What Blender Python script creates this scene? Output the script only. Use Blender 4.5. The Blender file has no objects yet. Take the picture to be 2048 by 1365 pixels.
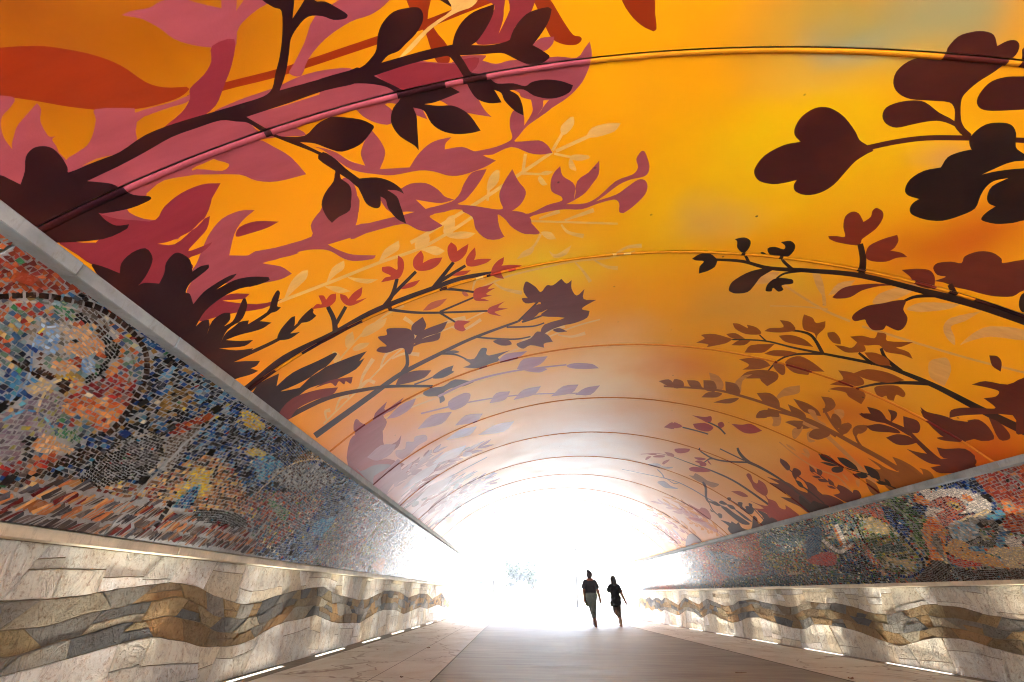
import bpy, bmesh, math, random
import numpy as np
from mathutils import Vector, Matrix
from mathutils.geometry import delaunay_2d_cdt
random.seed(7); rng = np.random.default_rng(11)
scene = bpy.context.scene
# ------------------------------------------------------------------ camera, world, sun, exposure
S = 3.45                      # metres per survey unit
FPX, PITCH, YAW, ROLL = 908.7, .5075, -.0168, .0194
CX, CZ, EA = .4694, -.1614, 1.347         # vault: ellipse centre and half width (half height 1)
JY0, JDY = .4495, .5364                    # first joint and joint spacing
EYE = .25                                  # eye height above the floor (units)
SUN_EL, SUN_AZ = 54, 60
SUN_POW, SKY_POW, EXPO = 5.0, .15, 4.36
def cam_axes():
    cp, sp = math.cos(PITCH), math.sin(PITCH); cy, sy = math.cos(YAW), math.sin(YAW)
    f = np.array([sy*cp, cy*cp, sp]); rt = np.array([cy, -sy, 0.0]); up = np.cross(rt, f)
    cr, sr = math.cos(ROLL), math.sin(ROLL)
    return rt*cr+up*sr, -rt*sr+up*cr, f
CR, CU, CF = cam_axes()
cam = bpy.data.cameras.new('camera'); cam_o = bpy.data.objects.new('camera', cam)
scene.collection.objects.link(cam_o); scene.camera = cam_o
cam.sensor_width = 36; cam.lens = 36*FPX/2048; cam.clip_end = 3000; cam.clip_start = .05
cam_o.matrix_world = Matrix(((CR[0], CU[0], -CF[0], 0), (CR[1], CU[1], -CF[1], 0), (CR[2], CU[2], -CF[2], S*EYE), (0, 0, 0, 1)))
world = bpy.data.worlds.new('World'); scene.world = world; world.use_nodes = True
wn = world.node_tree.nodes; wl = world.node_tree.links
sky = wn.new('ShaderNodeTexSky'); sky.sky_type = 'NISHITA'; sky.sun_disc = False
sky.sun_elevation = math.radians(SUN_EL); sky.sun_rotation = math.radians(SUN_AZ)
sky.dust_density = 3.0; sky.air_density = 1.0
wn['Background'].inputs['Strength'].default_value = SKY_POW
wl.new(sky.outputs[0], wn['Background'].inputs[0])
sun = bpy.data.lights.new('sun', 'SUN'); sun.energy = SUN_POW; sun.angle = math.radians(.5); sun.color = (1, .995, .98)
sun_o = bpy.data.objects.new('sun', sun); scene.collection.objects.link(sun_o)
_el, _az = math.radians(SUN_EL), math.radians(SUN_AZ)
sun_dir = Vector((math.sin(_az)*math.cos(_el), math.cos(_az)*math.cos(_el), math.sin(_el)))
sun_o.rotation_euler = sun_dir.to_track_quat('Z', 'Y').to_euler(); sun_o.location = (0, 40, 40)
scene.view_settings.view_transform = 'Standard'; scene.view_settings.look = 'None'
scene.view_settings.exposure = EXPO; scene.view_settings.gamma = 1
scene.render.engine = 'CYCLES'; scene.cycles.max_bounces = 8; scene.cycles.diffuse_bounces = 5
scene.cycles.caustics_reflective = False; scene.cycles.caustics_refractive = False
scene.cycles.sample_clamp_indirect = 12; scene.cycles.filter_width = 1.1
# ------------------------------------------------------------------ helpers
C = scene.collection
def W(x, y, z): return (S*x, S*y, S*(z+EYE))
def floor_z(y): return -.2345-.007*min(y, 7.3) if y > -3 else -.2345+.021
def lin(c):
    return tuple(((v/255)/12.92 if v/255 <= .04045 else ((v/255+.055)/1.055)**2.4) for v in c)
def put(name, me, parent=None, label=None, cat=None, group=None, kind=None):
    o = bpy.data.objects.new(name, me); C.objects.link(o)
    if parent: o.parent = parent
    tag(o, label, cat, group, kind); return o
def tag(o, label=None, cat=None, group=None, kind=None):
    for k, v in (('label', label), ('category', cat), ('group', group), ('kind', kind)):
        if v: o[k] = v
    return o
def empty(name, loc, label, cat, group=None, rz=0):
    o = bpy.data.objects.new(name, None); C.objects.link(o); o.location = loc; o.rotation_euler = (0, 0, rz)
    return tag(o, label, cat, group)
def mesh(name, vs, fs, mat, smooth=False, cols=None, mats=None, midx=None):
    me = bpy.data.meshes.new(name); me.from_pydata([tuple(v) for v in vs], [], [tuple(int(i) for i in f) for f in fs])
    for m in (mats or [mat]): me.materials.append(m)
    if midx is not None: me.polygons.foreach_set('material_index', midx)
    if smooth: me.polygons.foreach_set('use_smooth', [True]*len(me.polygons))
    if cols is not None:                       # one RGBA per face
        a = me.color_attributes.new('paint', 'FLOAT_COLOR', 'CORNER')
        tot = np.empty(len(me.polygons), np.int32); me.polygons.foreach_get('loop_total', tot)
        a.data.foreach_set('color', np.repeat(np.asarray(cols, np.float32), tot, axis=0).ravel())
    me.update(); return me
def bm_mesh(name, bm, mat, smooth=False):
    me = bpy.data.meshes.new(name); bm.normal_update(); bm.to_mesh(me); bm.free(); me.materials.append(mat)
    if smooth: me.polygons.foreach_set('use_smooth', [True]*len(me.polygons))
    return me
def box_bm(bm, c, s, rz=0):
    m = Matrix.Translation(c) @ Matrix.Rotation(rz, 4, 'Z') @ Matrix.Diagonal((s[0], s[1], s[2], 1))
    return bmesh.ops.create_cube(bm, size=1, matrix=m)['verts']
def cone_bm(bm, p, q, r0, r1, n=10):
    p, q = Vector(p), Vector(q); d = q-p
    m = Matrix.Translation((p+q)/2) @ d.to_track_quat('Z', 'Y').to_matrix().to_4x4()
    bmesh.ops.create_cone(bm, cap_ends=True, segments=n, radius1=r0, radius2=r1, depth=d.length, matrix=m)
class NT:
    def __init__(s, name, rough=.6, spec=.5, coat=0, coat_r=.1):
        s.m = bpy.data.materials.new(name); s.m.use_nodes = True; s.t = s.m.node_tree; s.b = s.t.nodes['Principled BSDF']
        s.b.inputs['Roughness'].default_value = rough; s.b.inputs['Specular IOR Level'].default_value = spec
        s.b.inputs['Coat Weight'].default_value = coat; s.b.inputs['Coat Roughness'].default_value = coat_r
    def n(s, typ, ins=None, **kw):
        nd = s.t.nodes.new('ShaderNode'+typ)
        for k, v in kw.items(): setattr(nd, k, v)
        for k, v in (ins or {}).items(): s.l(v, nd.inputs[k])
        return nd
    def l(s, v, sock):
        if isinstance(v, bpy.types.NodeSocket): s.t.links.new(v, sock)
        elif isinstance(v, bpy.types.Node): s.t.links.new(v.outputs[0], sock)
        else: sock.default_value = v
    def rgb(s, c, raw=False): return (*(c if raw else lin(c)), 1)
    def mix(s, f, a, b, mode='MIX'):
        nd = s.t.nodes.new('ShaderNodeMix'); nd.data_type = 'RGBA'; nd.blend_type = mode
        s.l(f, nd.inputs[0]); s.l(a, nd.inputs[6]); s.l(b, nd.inputs[7]); return nd.outputs[2]
    def math(s, op, a, b=0.0, c=0.0):
        nd = s.t.nodes.new('ShaderNodeMath'); nd.operation = op
        s.l(a, nd.inputs[0]); s.l(b, nd.inputs[1]); s.l(c, nd.inputs[2]); return nd.outputs[0]
    def mr(s, v, a, b, c=0.0, d=1.0, smooth=False):
        nd = s.t.nodes.new('ShaderNodeMapRange'); nd.interpolation_type = 'SMOOTHSTEP' if smooth else 'LINEAR'
        s.l(v, nd.inputs[0])
        for i, k in enumerate((a, b, c, d)): nd.inputs[i+1].default_value = k
        return nd.outputs[0]
    def pos(s): return s.n('NewGeometry').outputs['Position']
    def noise(s, vec, scale, detail=4, rough=.55, dist=0, out=0, dim='3D'):
        return s.n('TexNoise', {'Vector': vec, 'Scale': scale, 'Detail': detail, 'Roughness': rough, 'Distortion': dist}).outputs[out]
    def scl(s, vec, x, y, z):
        return s.n('VectorMath', {0: vec, 1: (x, y, z)}, operation='MULTIPLY').outputs[0]
    def bump(s, h, strength, dist):
        nd = s.n('Bump', {'Height': h, 'Strength': strength, 'Distance': dist}); s.l(nd.outputs[0], s.b.inputs['Normal']); return nd
    def col(s, c): s.l(c, s.b.inputs['Base Color'])
def plain(name, c, rough=.6, spec=.5, var=.12, scale=8, bump=0):
    t = NT(name, rough, spec); n = t.noise(t.pos(), scale, 5)
    a = tuple(v*(1-var) for v in lin(c)); b = tuple(min(1, v*(1+var)) for v in lin(c))
    t.col(t.mix(t.mr(n, .3, .7), (*a, 1), (*b, 1)))
    if bump: t.bump(t.noise(t.pos(), scale*6, 4), bump, .01)
    return t.m
# ------------------------------------------------------------------ survey helpers: photograph sight lines met with real surfaces
ZONE = {'Z1': (0, 0, 2.9229), 'Z2': (650, 0, 2.9229), 'Z3': (1348, 0, 2.9229), 'Z4': (0, 400, 2.9229), 'Z5': (500, 400, 2.9229),
        'Z6': (1348, 400, 2.9229), 'Z7': (0, 850, 2.9229), 'Z8': (1348, 850, 2.9229), 'Z9': (700, 850, 2.9229),
        'ZA': (1500, 820, 5.1125), 'ZB': (1250, 900, 5.1125), 'ZR': (1698, 890, 4.5486), 'F': (0, 0, 1)}
def sight(px):
    px = np.atleast_2d(np.asarray(px, float))
    return CF+((px[:, 0]-1024)/FPX)[:, None]*CR-((px[:, 1]-682.5)/FPX)[:, None]*CU
def meet_arch(px):                     # -> (t, y): t = angle on the ellipse (0 crown, + right), y along the tunnel
    D = sight(px); A = (D[:, 0]/EA)**2+D[:, 2]**2; B = -2*(D[:, 0]*CX/EA**2+D[:, 2]*CZ); Cc = (CX/EA)**2+CZ**2-1
    t = (-B+np.sqrt(B*B-4*A*Cc))/2/A; P = D*t[:, None]
    return np.c_[np.arctan2((P[:, 0]-CX)/EA, P[:, 2]-CZ), P[:, 1]]
def meet_x(px, x):
    D = sight(px); return D*(x/D[:, 0])[:, None]
def arch(t, r=0.0):                    # point on the arch, r = inward offset
    x, z = EA*math.sin(t), math.cos(t)
    nx, nz = x/EA**2, z; l = math.hypot(nx, nz)
    return CX+x-nx/l*r, CZ+z-nz/l*r
# arc length table
_T = np.linspace(-1.6, 1.6, 641); _dx = np.hypot(EA*np.cos(_T), np.sin(_T)); _A = np.concatenate([[0], np.cumsum((_dx[1:]+_dx[:-1])/2*np.diff(_T))])
_A -= np.interp(0, _T, _A)
def t2s(t): return np.interp(t, _T, _A)
def s2t(s): return np.interp(s, _A, _T)
def zone_pts(z, toks):
    ox, oy, k = ZONE[z]; pts = []; cor = []
    for q in toks:
        cor.append(q.endswith('c')); x, y = q.rstrip('c').split(','); pts.append((ox+float(x)/k, oy+float(y)/k))
    return np.array(pts), cor
def smooth_closed(P, cor, n=4):
    m = len(P); out = []
    for i in range(m):
        p0, p1, p2, p3 = P[(i-1) % m], P[i], P[(i+1) % m], P[(i+2) % m]
        d = np.linalg.norm(p2-p1)
        m1 = (p2-p0)/2 if not cor[i] else (p2-p1)*.9; m2 = (p3-p1)/2 if not cor[(i+1) % m] else (p2-p1)*.9
        for v in (0, 1):
            mm = (m1, m2)[v]; L = np.linalg.norm(mm)
            if L > 1.2*d: mm = mm*(1.2*d/L)
            if v == 0: m1 = mm
            else: m2 = mm
        k = n if d > 6 else 2
        for j in range(k):
            u = j/k; h = (2*u**3-3*u**2+1, u**3-2*u**2+u, -2*u**3+3*u**2, u**3-u**2)
            out.append(h[0]*p1+h[1]*m1+h[2]*p2+h[3]*m2)
    return np.array(out)
def ribbon(P, ws, n=5):
    m = len(P); pts = []; wid = []
    u0 = np.linspace(0, 1, len(ws))
    for i in range(m-1):
        p0 = P[max(i-1, 0)]; p1 = P[i]; p2 = P[i+1]; p3 = P[min(i+2, m-1)]
        for j in range(n if i < m-2 else n+1):
            u = j/n; h = (2*u**3-3*u**2+1, u**3-2*u**2+u, -2*u**3+3*u**2, u**3-u**2)
            pts.append(h[0]*p1+h[1]*(p2-p0)/2+h[2]*p2+h[3]*(p3-p1)/2); wid.append(np.interp((i+u)/(m-1), u0, ws))
    pts = np.array(pts); d = np.gradient(pts, axis=0); d /= np.linalg.norm(d, axis=1)[:, None]+1e-9
    nn = np.c_[-d[:, 1], d[:, 0]]*np.array(wid)[:, None]/2
    return np.concatenate([pts+nn, (pts-nn)[::-1]])
def inside(poly, q):                   # even-odd test, q (n,2)
    x, y = q[:, 0], q[:, 1]; r = np.zeros(len(q), bool)
    x0, y0 = poly[:, 0], poly[:, 1]; x1, y1 = np.roll(x0, -1), np.roll(y0, -1)
    for a, b, c, d in zip(x0, y0, x1, y1):
        if b == d: continue
        r ^= ((b > y) != (d > y)) & (x < (c-a)*(y-b)/(d-b)+a)
    return r
MURAL = '''# layer: zone key pts ; '~' = stem (width list first)
Z1 O 0,280 180,270 300,275 520,315 700,380 850,480 960,512 1090,508c 1105,525 1050,570 950,605 800,638 600,645 400,625 200,590 0,560 -120,530 -120,310
~Z1 O 44,50 1100,580 1300,510 1650,420 2046,290 2220,232 2470,150 2800,20 3000,-60
Z2 O 480,-20 500,60 545,170 590,150 605,60 610,-20
Z2 O 555,150 600,120 660,200 710,260 730,330 720,370 660,370 620,290 590,200
Z2 O 1215,-20 1260,90 1290,160 1330,230 1400,262 1470,262 1500,235 1490,215 1450,205 1390,120 1300,-20
Z2 O 1740,-20 1780,80 1850,150 1920,185c 1938,170 1930,80 1912,-20
Z2 C 435,335 600,160 740,60 720,-20 890,-20 860,40 780,70 690,120 600,190 500,300
~Z2 C 22,18 500,1420 600,1365 900,1180 1100,1045 1330,890
~Z2 C 18,16 1330,880 1400,760
Z2 C 1380,780 1380,740 1430,690 1453,683c 1455,730 1420,775 1395,790
~Z2 C 20,20 1350,885 1560,790
Z2 C 1530,800 1560,750 1640,725 1730,722c 1690,770 1600,800 1550,805
~Z2 C 14,14 1340,900 1440,920
Z2 C 1430,920 1460,905 1540,910 1548,925c 1500,940 1440,935
Z2 C 1440,930 1470,990 1465,1000c 1430,985 1425,945
~Z2 C 18,18 1155,1020 1172,900
~Z2 C 14,14 1150,1015 1260,1020
Z2 C 1255,1020 1290,1000 1335,1005c 1300,1025
Z2 C 1260,1030 1300,1080c 1270,1085 1245,1050
~Z2 C 14,14 950,1175 960,1090
Z2 C 945,1110 960,1040 1000,995 1020,1000c 1015,1060 970,1110
Z2 C 695,1340 720,1280 755,1260c 760,1310 745,1365 700,1365
~Z5 C 18,18 160,600 450,490 750,370 980,290 1140,205 1300,100 1340,60
Z5 C 195,590c 240,480 300,420 340,412c 330,460 280,510
Z5 C 445,490c 480,400 550,355c 550,400 500,440
Z5 C 750,368c 790,290 870,238c 870,290 810,330
Z5 C 970,290 970,240 1040,193c 1050,240 1010,290
Z5 C 1130,190 1150,110 1190,88c 1195,140 1170,200
Z5 C 440,505 520,508 590,535c 520,545 460,520
Z5 C 570,450 640,460 750,465c 690,490 610,475
Z5 C 1000,290 1080,270 1140,300c 1090,325 1020,300
Z5 C 1150,205 1230,185 1320,195c 1270,225 1180,225
~Z5 C 12,12 1640,125 1830,130 2046,137 2150,140
~Z5 C 10,26 1690,110 1810,66
~Z5 C 10,26 1840,120 2010,60
~Z5 C 10,26 1820,145 1860,190 1950,213
~Z5 C 14,14 1700,200 1660,270 1590,320
Z5 C 1560,347c 1600,300 1660,280 1640,320
Z5 C 1750,300 1790,320 1880,265c 1850,320 1780,340
Z5 C 1700,190 1760,190 1790,230c 1740,230
~Z5 C 12,8 1340,520 1500,450 1700,400 1900,360 2100,340 2250,300
~Z5 C 8,24 1420,480 1480,520 1590,545
~Z5 C 8,22 1300,530 1320,470 1370,455
~Z5 C 8,22 1900,365 1950,420 1990,480
~Z5 C 8,24 2000,345 2080,390 2150,400
~Z5 C 8,24 2120,330 2200,280 2290,268
~Z5 C 12,12 510,950 640,800 800,670 900,620
Z5 C 560,860 560,800 600,770c 610,820 590,860
Z5 C 650,800 680,740 800,690c 780,740 700,790
Z5 C 600,870 640,840 700,835c 680,860 620,885
Z5 C 480,890 520,900 530,950 500,975
~Z5 C2 10,8 430,1310 530,1210 700,1050 830,920 960,830 1190,740 1400,640
~Z5 C2 8,26 640,1110 660,1030 720,930
~Z5 C2 8,26 760,990 800,900 900,850
~Z5 C2 8,26 960,830 960,740 900,690
~Z5 C2 8,26 1100,780 1140,720 1260,690
~Z5 C2 8,24 600,1140 680,1060 730,1070
~Z5 C2 8,24 830,930 900,900 990,905
~Z5 C2 8,24 500,1230 530,1160 580,1150
~Z5 C2 8,24 450,1290 440,1240 470,1230
~Z5 C2 6,20 1180,745 1250,760 1350,700
~Z5 C2 10,8 1330,1000 1500,900 1700,820 1900,740 2046,700
~Z5 C2 6,20 1700,820 1760,760 1840,740
~Z5 C2 6,20 1800,790 1880,800 1960,780
~Z5 C2 6,20 1560,880 1600,820 1680,800
~Z5 C2 10,8 640,1340 900,1230 1200,1120 1500,1010 1700,960
~Z5 C2 6,20 900,1230 960,1160 1060,1130
~Z5 C2 6,20 1200,1120 1260,1060 1360,1050
Z1 P 555,640 785,635 790,660 850,640 1000,600 1100,560 1150,540 1090,600 960,640 800,715 800,860 700,900 560,930 400,1010 385,940 440,900 510,850 545,780 560,700
Z1 P 0,560 85,575 60,630 20,670 5,720 20,800 60,860 100,900 150,930 160,880 200,860 280,855 340,890 390,945 400,1010 510,1060 440,1400 0,1400 -200,1400 -200,560
Z1 P 80,800 100,740 140,690 215,605c 240,640 235,710 270,780 290,800 325,798c 305,820 340,880 340,1000 100,920 70,860
Z1 P 710,90c 770,65 870,48 940,10 1040,-10 1180,25 1295,50c 1300,-60 1380,-60 1380,65c 1420,10 1470,-60 1700,-60 1560,25 1500,60 1420,130 1385,190 1370,280 1240,280c 1130,265 1020,230 940,170 850,120 800,105
Z1 R 1240,270 1370,230 1355,380 1310,500 1260,620 1150,700 1040,720 980,760 940,760 1060,660 1110,580 1110,520 1190,440 1235,360
Z1 P 1255,650 1400,585 1560,530 1640,500 1760,445 1900,410 2046,400 2080,440 1640,530 1540,570 1280,660
Z1 P 1840,100 2000,-10 2060,-60 2300,-60 2250,30 2160,90 2046,130 1900,230 1800,350 1760,445 1690,430 1715,380 1780,250
Z1 P 400,1010 700,900 950,780 1280,690 1430,700 1520,775 1600,760 1700,740 1790,790 1660,800 1500,820 1400,850 1250,930 1120,990 1150,1020 960,1055 860,1130 840,1145 720,1130 600,1080
Z1 P 1250,930 1340,960 1300,1000 1150,990 1100,1020 1150,1022 1400,1022 1500,1058 1620,1062 1790,1020c 1700,920 1600,860 1500,820 1300,890
Z1 P 1440,680 1660,620 2046,500 2110,520 2046,620 1640,755 1560,770 1500,720
Z1 P 720,1130 860,1140 740,1220 840,1280 1000,1290 1060,1300 1040,1400 560,1400 560,1240
Z2 P -20,520 285,445 330,368 480,345 600,362 740,368 790,330 940,325 920,355c 1000,375 1080,355 1200,350 1360,332 1470,340 1520,280 1548,243c 1560,330 1530,430 1490,500 1420,570 1330,630 1235,685c 1310,585c 1240,590 1150,570 1130,540 1000,500 900,560 930,640 975,685c 850,665 760,640 660,585 560,600 600,700c 500,660 420,610 350,610 395,650 385,725 300,720 220,680 180,640 140,630 0,670
Z2 R 300,440 340,380 500,365 640,372 760,375 800,350 900,340 860,420 640,500 460,525
Z2 P 1215,270 1260,225 1340,215c 1330,260 1280,300
Z2 R 890,-20 990,30 960,110 880,245 960,262 1080,235 1110,160 1180,90 1210,60 1220,-20 1080,-20 1080,60 1015,200c 1040,120 1045,60 1040,-20
Z2 P 1270,570 1270,640 1235,685c 1310,585 1340,600 1330,630 1250,690 1180,740 1130,800 1110,830 1250,822 1300,850 1330,895c 1260,905 1190,895 1090,860 980,905 925,910 1000,940c 930,980 800,1025 720,1028 640,1005 550,998 400,1025 300,1020 160,995 60,930 -10,880 -60,860 0,870 70,895 140,940 235,970c 210,910 215,870 240,810 275,765c 320,820 350,880 345,930 320,990c 495,980c 540,910 600,850 660,820 740,803c 705,840 700,875c 800,860 870,885 900,882 1000,860 1080,825 1095,800 1080,740 1085,680 1110,645 1160,670 1165,735c 1200,680 1215,640 1205,560
Z2 P -60,1400 -40,1270 0,1180 50,1110 110,1040 170,1080 190,1160 195,1240 178,1320 120,1400
Z2 P 365,1115 430,1110 500,1075 590,1072 660,1110 700,1150 755,1168c 680,1188 600,1180 530,1168c 590,1225c 560,1240 480,1238 380,1240 330,1180 320,1150
Z2 P 180,1320 300,1300 470,1255 590,1222 740,1180 790,1130 810,1080 860,1010 945,990c 920,1040 880,1100 820,1170 775,1195 870,1205 1000,1225 1040,1220 1025,1180 1020,1130 1050,1060 1095,990c 1130,1060 1170,1110 1170,1150 1140,1200 1085,1240c 1190,1250 1300,1200 1385,1175 1380,1150 1325,1120 1320,1060 1340,1010 1375,972c 1390,1030 1450,1070 1465,1120 1455,1170c 1475,1060 1540,1010 1603,940c 1600,1020 1560,1080 1520,1130 1460,1170 1410,1195c 1520,1190 1600,1150 1700,1060 1800,1020 1830,980 1820,930 1850,885 1870,890 1895,960 1890,1010 1860,1035 1790,1050 1720,1080 1640,1140 1585,1178c 1700,1140 1760,1100 1830,1052 1870,1055 1885,1090 1870,1140 1800,1210 1745,1247c 1720,1240 1720,1190 1690,1168 1600,1190 1500,1225 1400,1225 1300,1240 1190,1275 1220,1320 1255,1365 1200,1370 1110,1340 1060,1290 1010,1255 1020,1330 1040,1390 950,1400 880,1340 870,1270 830,1235 760,1225 700,1240 600,1265 685,1322c 620,1345 520,1330 470,1310 330,1330 240,1365 150,1400
Z5 P 1240,60 1300,100 1320,160 1390,208 1490,218c 1450,160 1448,95 1400,60
Z5 P 1480,80 1520,150 1590,195 1640,200 1695,190c 1650,150 1640,110 1600,75 1520,65
Z5 P -10,325 150,280 360,215 355,150 390,90 440,40 520,-20 630,-20 635,70 610,150 800,110 980,70 1080,40 1080,80 1050,100 1125,150c 1050,185 980,175 900,140 700,190 560,230 455,262c 520,295 600,320 735,325c 720,345 620,358 550,345 470,300 400,290 300,300 150,350 70,370 180,390 245,432c 180,465 60,490 -20,500
Z4 P 1090,540 1130,610 1160,620 1200,560 1310,490 1480,490 1620,455 1705,432c 1650,400 1535,370 1750,310 1530,300 1460,325 1340,325c 1370,200 1420,120 1490,60c 1400,65 1300,110 1230,190 1190,270 1150,370 1120,420 1130,460
Z4 R 340,240 560,250 600,150 575,80c 680,110 800,120 910,125 960,60 1060,0 1170,-60 1240,-60 1220,60 1150,160 1000,240 920,258c 1020,260 1120,180 1180,120 1228,95c 1210,170 1160,230 1100,300 1200,265 1240,250 1180,310 1100,345 1130,400 1000,420 930,490 820,500 700,430 540,380 450,320
Z4 R 1380,215 1400,160 1500,125 1630,128c 1560,165 1450,200
Z4 R 1260,590 1350,550 1460,550c 1420,580 1300,590 1500,610 1650,580c 1540,635 1380,660 1250,690 1165,710 1200,650
Z1 R 910,1285 960,1210 1060,1130 1180,1080 1290,1072c 1240,1160 1200,1230 1120,1300 1000,1365 900,1400 800,1400 760,1330
Z1 D 400,1010 560,945 700,890 850,790 1030,720 1250,655 1400,610 1540,565 1590,520 1610,430 1635,330 1650,200 1645,65 1600,45 1530,0 1490,-60 1705,-60 1710,110c 1780,0 1800,-60 1850,-60 1840,5 1900,10 1960,40 2030,85 2020,110 1950,118 1880,95 1800,100 1740,160 1700,230 1690,310 1670,430 1635,530c 1850,470 2046,412 2100,398 2100,480 1900,530 1700,600 1440,685c 1560,755 1620,790 1660,800 1780,795 1850,730 1920,690 1970,683 2110,700 2183,735 2185,750c 2150,800 2100,850 2000,888 1920,870 1840,840 1755,833c 1850,880 1950,930 2046,1010 2110,1055 2110,1110 1995,1015 1995,1050 2046,1110 2050,1160 2046,1230 1980,1270 1940,1305c 1910,1250 1895,1180 1910,1120 1950,1060 1960,1010 1950,970 1900,930 1830,890 1700,840 1600,800 1530,770 1450,720 1380,712 1290,705 1150,750 1000,805 850,890 700,970 510,1060c 650,1075 710,1105 780,1140 870,1148 885,1160 870,1175 760,1220 600,1250 575,1245c 620,1290 680,1320 755,1312c 740,1340 600,1400 300,1420 0,1400 -200,1400 -200,1020 0,1025 60,1050 120,1080c 145,1000 150,920 190,870 250,855 310,870 360,920 395,980
Z2 D -60,475 100,425 210,395 270,340 300,290 310,200 340,130 400,70 480,48 545,45 572,80 570,130 530,200 470,260 430,300 370,325 330,368c 480,325 600,292 745,262c 760,200 800,130 870,70 990,25c 980,90 940,170 890,240 855,265c 960,265 1040,250 1080,235c 1100,180 1140,120 1200,70 1300,43 1325,55c 1310,120 1270,190 1215,265c 1260,290 1310,325 1312,340c 1270,370 1200,380 1130,355 1050,315 1000,312 900,320 790,325c 820,370 850,420 880,430 940,440 975,470 1010,490 1100,488 1170,505 1210,480 1290,466 1380,475 1450,500c 1430,540 1370,570 1300,578 1220,560 1160,525 1080,530c 1130,560 1155,620 1162,677c 1110,650 1050,590 1030,545 990,528c 1010,560 1033,600c 960,605 890,580 850,530 820,470 780,400 730,335 700,330 500,375 285,445c 400,500 470,530 560,515 690,495 790,540c 720,570 640,600 580,610c 660,620 740,618 800,640 850,680 910,765c 850,780 760,785 680,765 620,720 580,650 515,630c 535,680 540,750 548,880c 520,850 440,800 395,740 385,690 400,630 440,580 420,550 360,510 240,490 100,495 -60,520
Z2 D -10,890 60,930 120,985 200,1045c 300,1038 380,1060 440,1100 462,1135c 420,1115 365,1112c 420,1150 440,1200 460,1260 475,1310c 420,1280 370,1220 355,1170 325,1150c 325,1200 310,1218 280,1215 240,1190 210,1130 180,1080 120,1040 60,1000 -40,930
Z2 D 60,1010 92,1045 140,1080 155,1120 150,1190 120,1230 70,1260 40,1303c 10,1270 -20,1200 0,1130 50,1060
Z4 D 535,385 600,390 700,430c 710,370 770,310 850,283 890,330 885,380 850,450 810,500c 850,485 930,490c 960,430 970,370 1010,320 1050,310 1110,350 1125,420c 1170,390 1220,378c 1220,400 1160,450 1110,490 1085,540 1110,550 1130,610c 1190,540 1260,490 1340,445 1385,432c 1360,460 1300,500 1265,525c 1370,470 1470,450 1570,452c 1575,470 1500,500 1400,520 1300,570 1200,650 1145,740c 1180,710 1220,700c 1225,740 1210,785c 1240,710 1300,665 1345,660c 1345,700 1310,740c 1360,710 1390,650 1420,580 1435,575c 1445,620 1420,690 1370,740 1320,780 1290,835c 1330,760 1400,715 1455,705c 1450,735 1480,740 1580,720c 1540,750 1480,770 1400,790 1320,820c 1400,825 1480,820c 1430,855 1340,865 1280,868c 1380,880 1480,868c 1440,910 1340,945 1310,958c 1400,945 1520,942c 1500,970 1465,985c 1510,1000c 1470,1020 1400,1040 1350,1050 1000,900 700,600
~Z4 D 24,14 1290,970 1450,900 1620,820 1720,750 1830,640
Z4 D 1620,815 1640,760 1700,690 1725,680c 1720,740 1690,780 1755,772c 1700,810 1650,820
Z4 D 1740,720 1760,690 1800,650 1830,630 1830,660 1850,678c 1810,710 1760,720
~Z4 D 24,18 1340,800 1450,740 1530,690 1600,640
Z4 D 1575,635 1590,580 1620,530 1637,545 1620,620 1643,628c 1620,650 1590,660 1560,660
Z4 D 1430,740 1500,710 1588,718c 1540,745 1480,755 1430,760
~Z5 D2 52,44,36,30,26,22 -60,1140 0,1095 200,930 480,790 700,665 900,580 1050,525 1230,460 1420,428
~Z5 D2 34,24 500,780 490,700 455,625
~Z5 D2 22,20 495,740 560,625
~Z5 D2 28,20 770,640 830,560 860,460
~Z5 D2 22,18 830,560 970,420
~Z5 D2 26,18 1060,530 1190,365
~Z5 D2 22,16 1090,490 1260,385
~Z5 D2 18,12 1100,520 1200,525 1310,540
~Z5 D2 18,10 800,640 950,658 1100,660 1390,650
~Z5 D2 12,10 1110,655 1310,570
~Z5 D2 14,10 1110,660 1200,715
Z5 T 400,560c 430,560 445,585c 470,555 503,548c 500,590 470,620 440,628 360,640c 390,610 420,610
Z5 T 527,550c 560,560 575,580c 610,540 657,510c 650,560 620,590 685,572c 640,600 590,620 555,610 530,580
Z5 T 865,325c 895,350 900,400 880,450 850,465 765,483c 790,455 825,445 775,420 772,393c 820,390 860,410 862,370
Z5 T 1000,297c 1015,330 1010,370c 1060,345 1125,337c 1100,380 1050,410 985,415 955,390 955,350 975,320
Z5 T 1175,248c 1205,270 1212,300c 1240,280 1277,258c 1265,310 1230,350 1185,365 1160,330 1155,280
Z5 T 1315,278c 1320,320 1310,352c 1350,345 1413,345c 1380,370 1310,390 1270,385 1262,350 1285,310
Z5 T 1485,335c 1480,370 1470,385c 1530,380 1590,384c 1540,410 1470,420 1485,462c 1440,455 1410,430 1420,390 1450,355
Z5 T 1430,483c 1390,500 1320,520 1305,560 1320,590 1400,592c 1370,580 1350,575 1415,560c 1380,550 1434,515c 1390,520
Z5 T 1490,593c 1450,610 1400,630 1388,655 1410,670 1475,682c 1440,665 1430,655 1510,635c 1450,630
Z5 T 1195,725 1215,705 1290,712c 1250,735 1262,760c 1240,770 1200,755
Z5 T 880,522c 920,490 995,468c 960,505 900,522
Z5 T 1180,445c 1220,420 1292,412c 1250,440
Z5 T5 1010,648c 1060,600 1153,577c 1110,620 1050,645
Z5 T5 1240,540 1260,538 1278,560 1262,566 1245,555
~Z5 D3 36,30,24,18,12 380,1380 700,1150 880,1020 1100,905 1300,810 1570,710
~Z5 D3 24,18 890,1010 920,960 912,870
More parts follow.
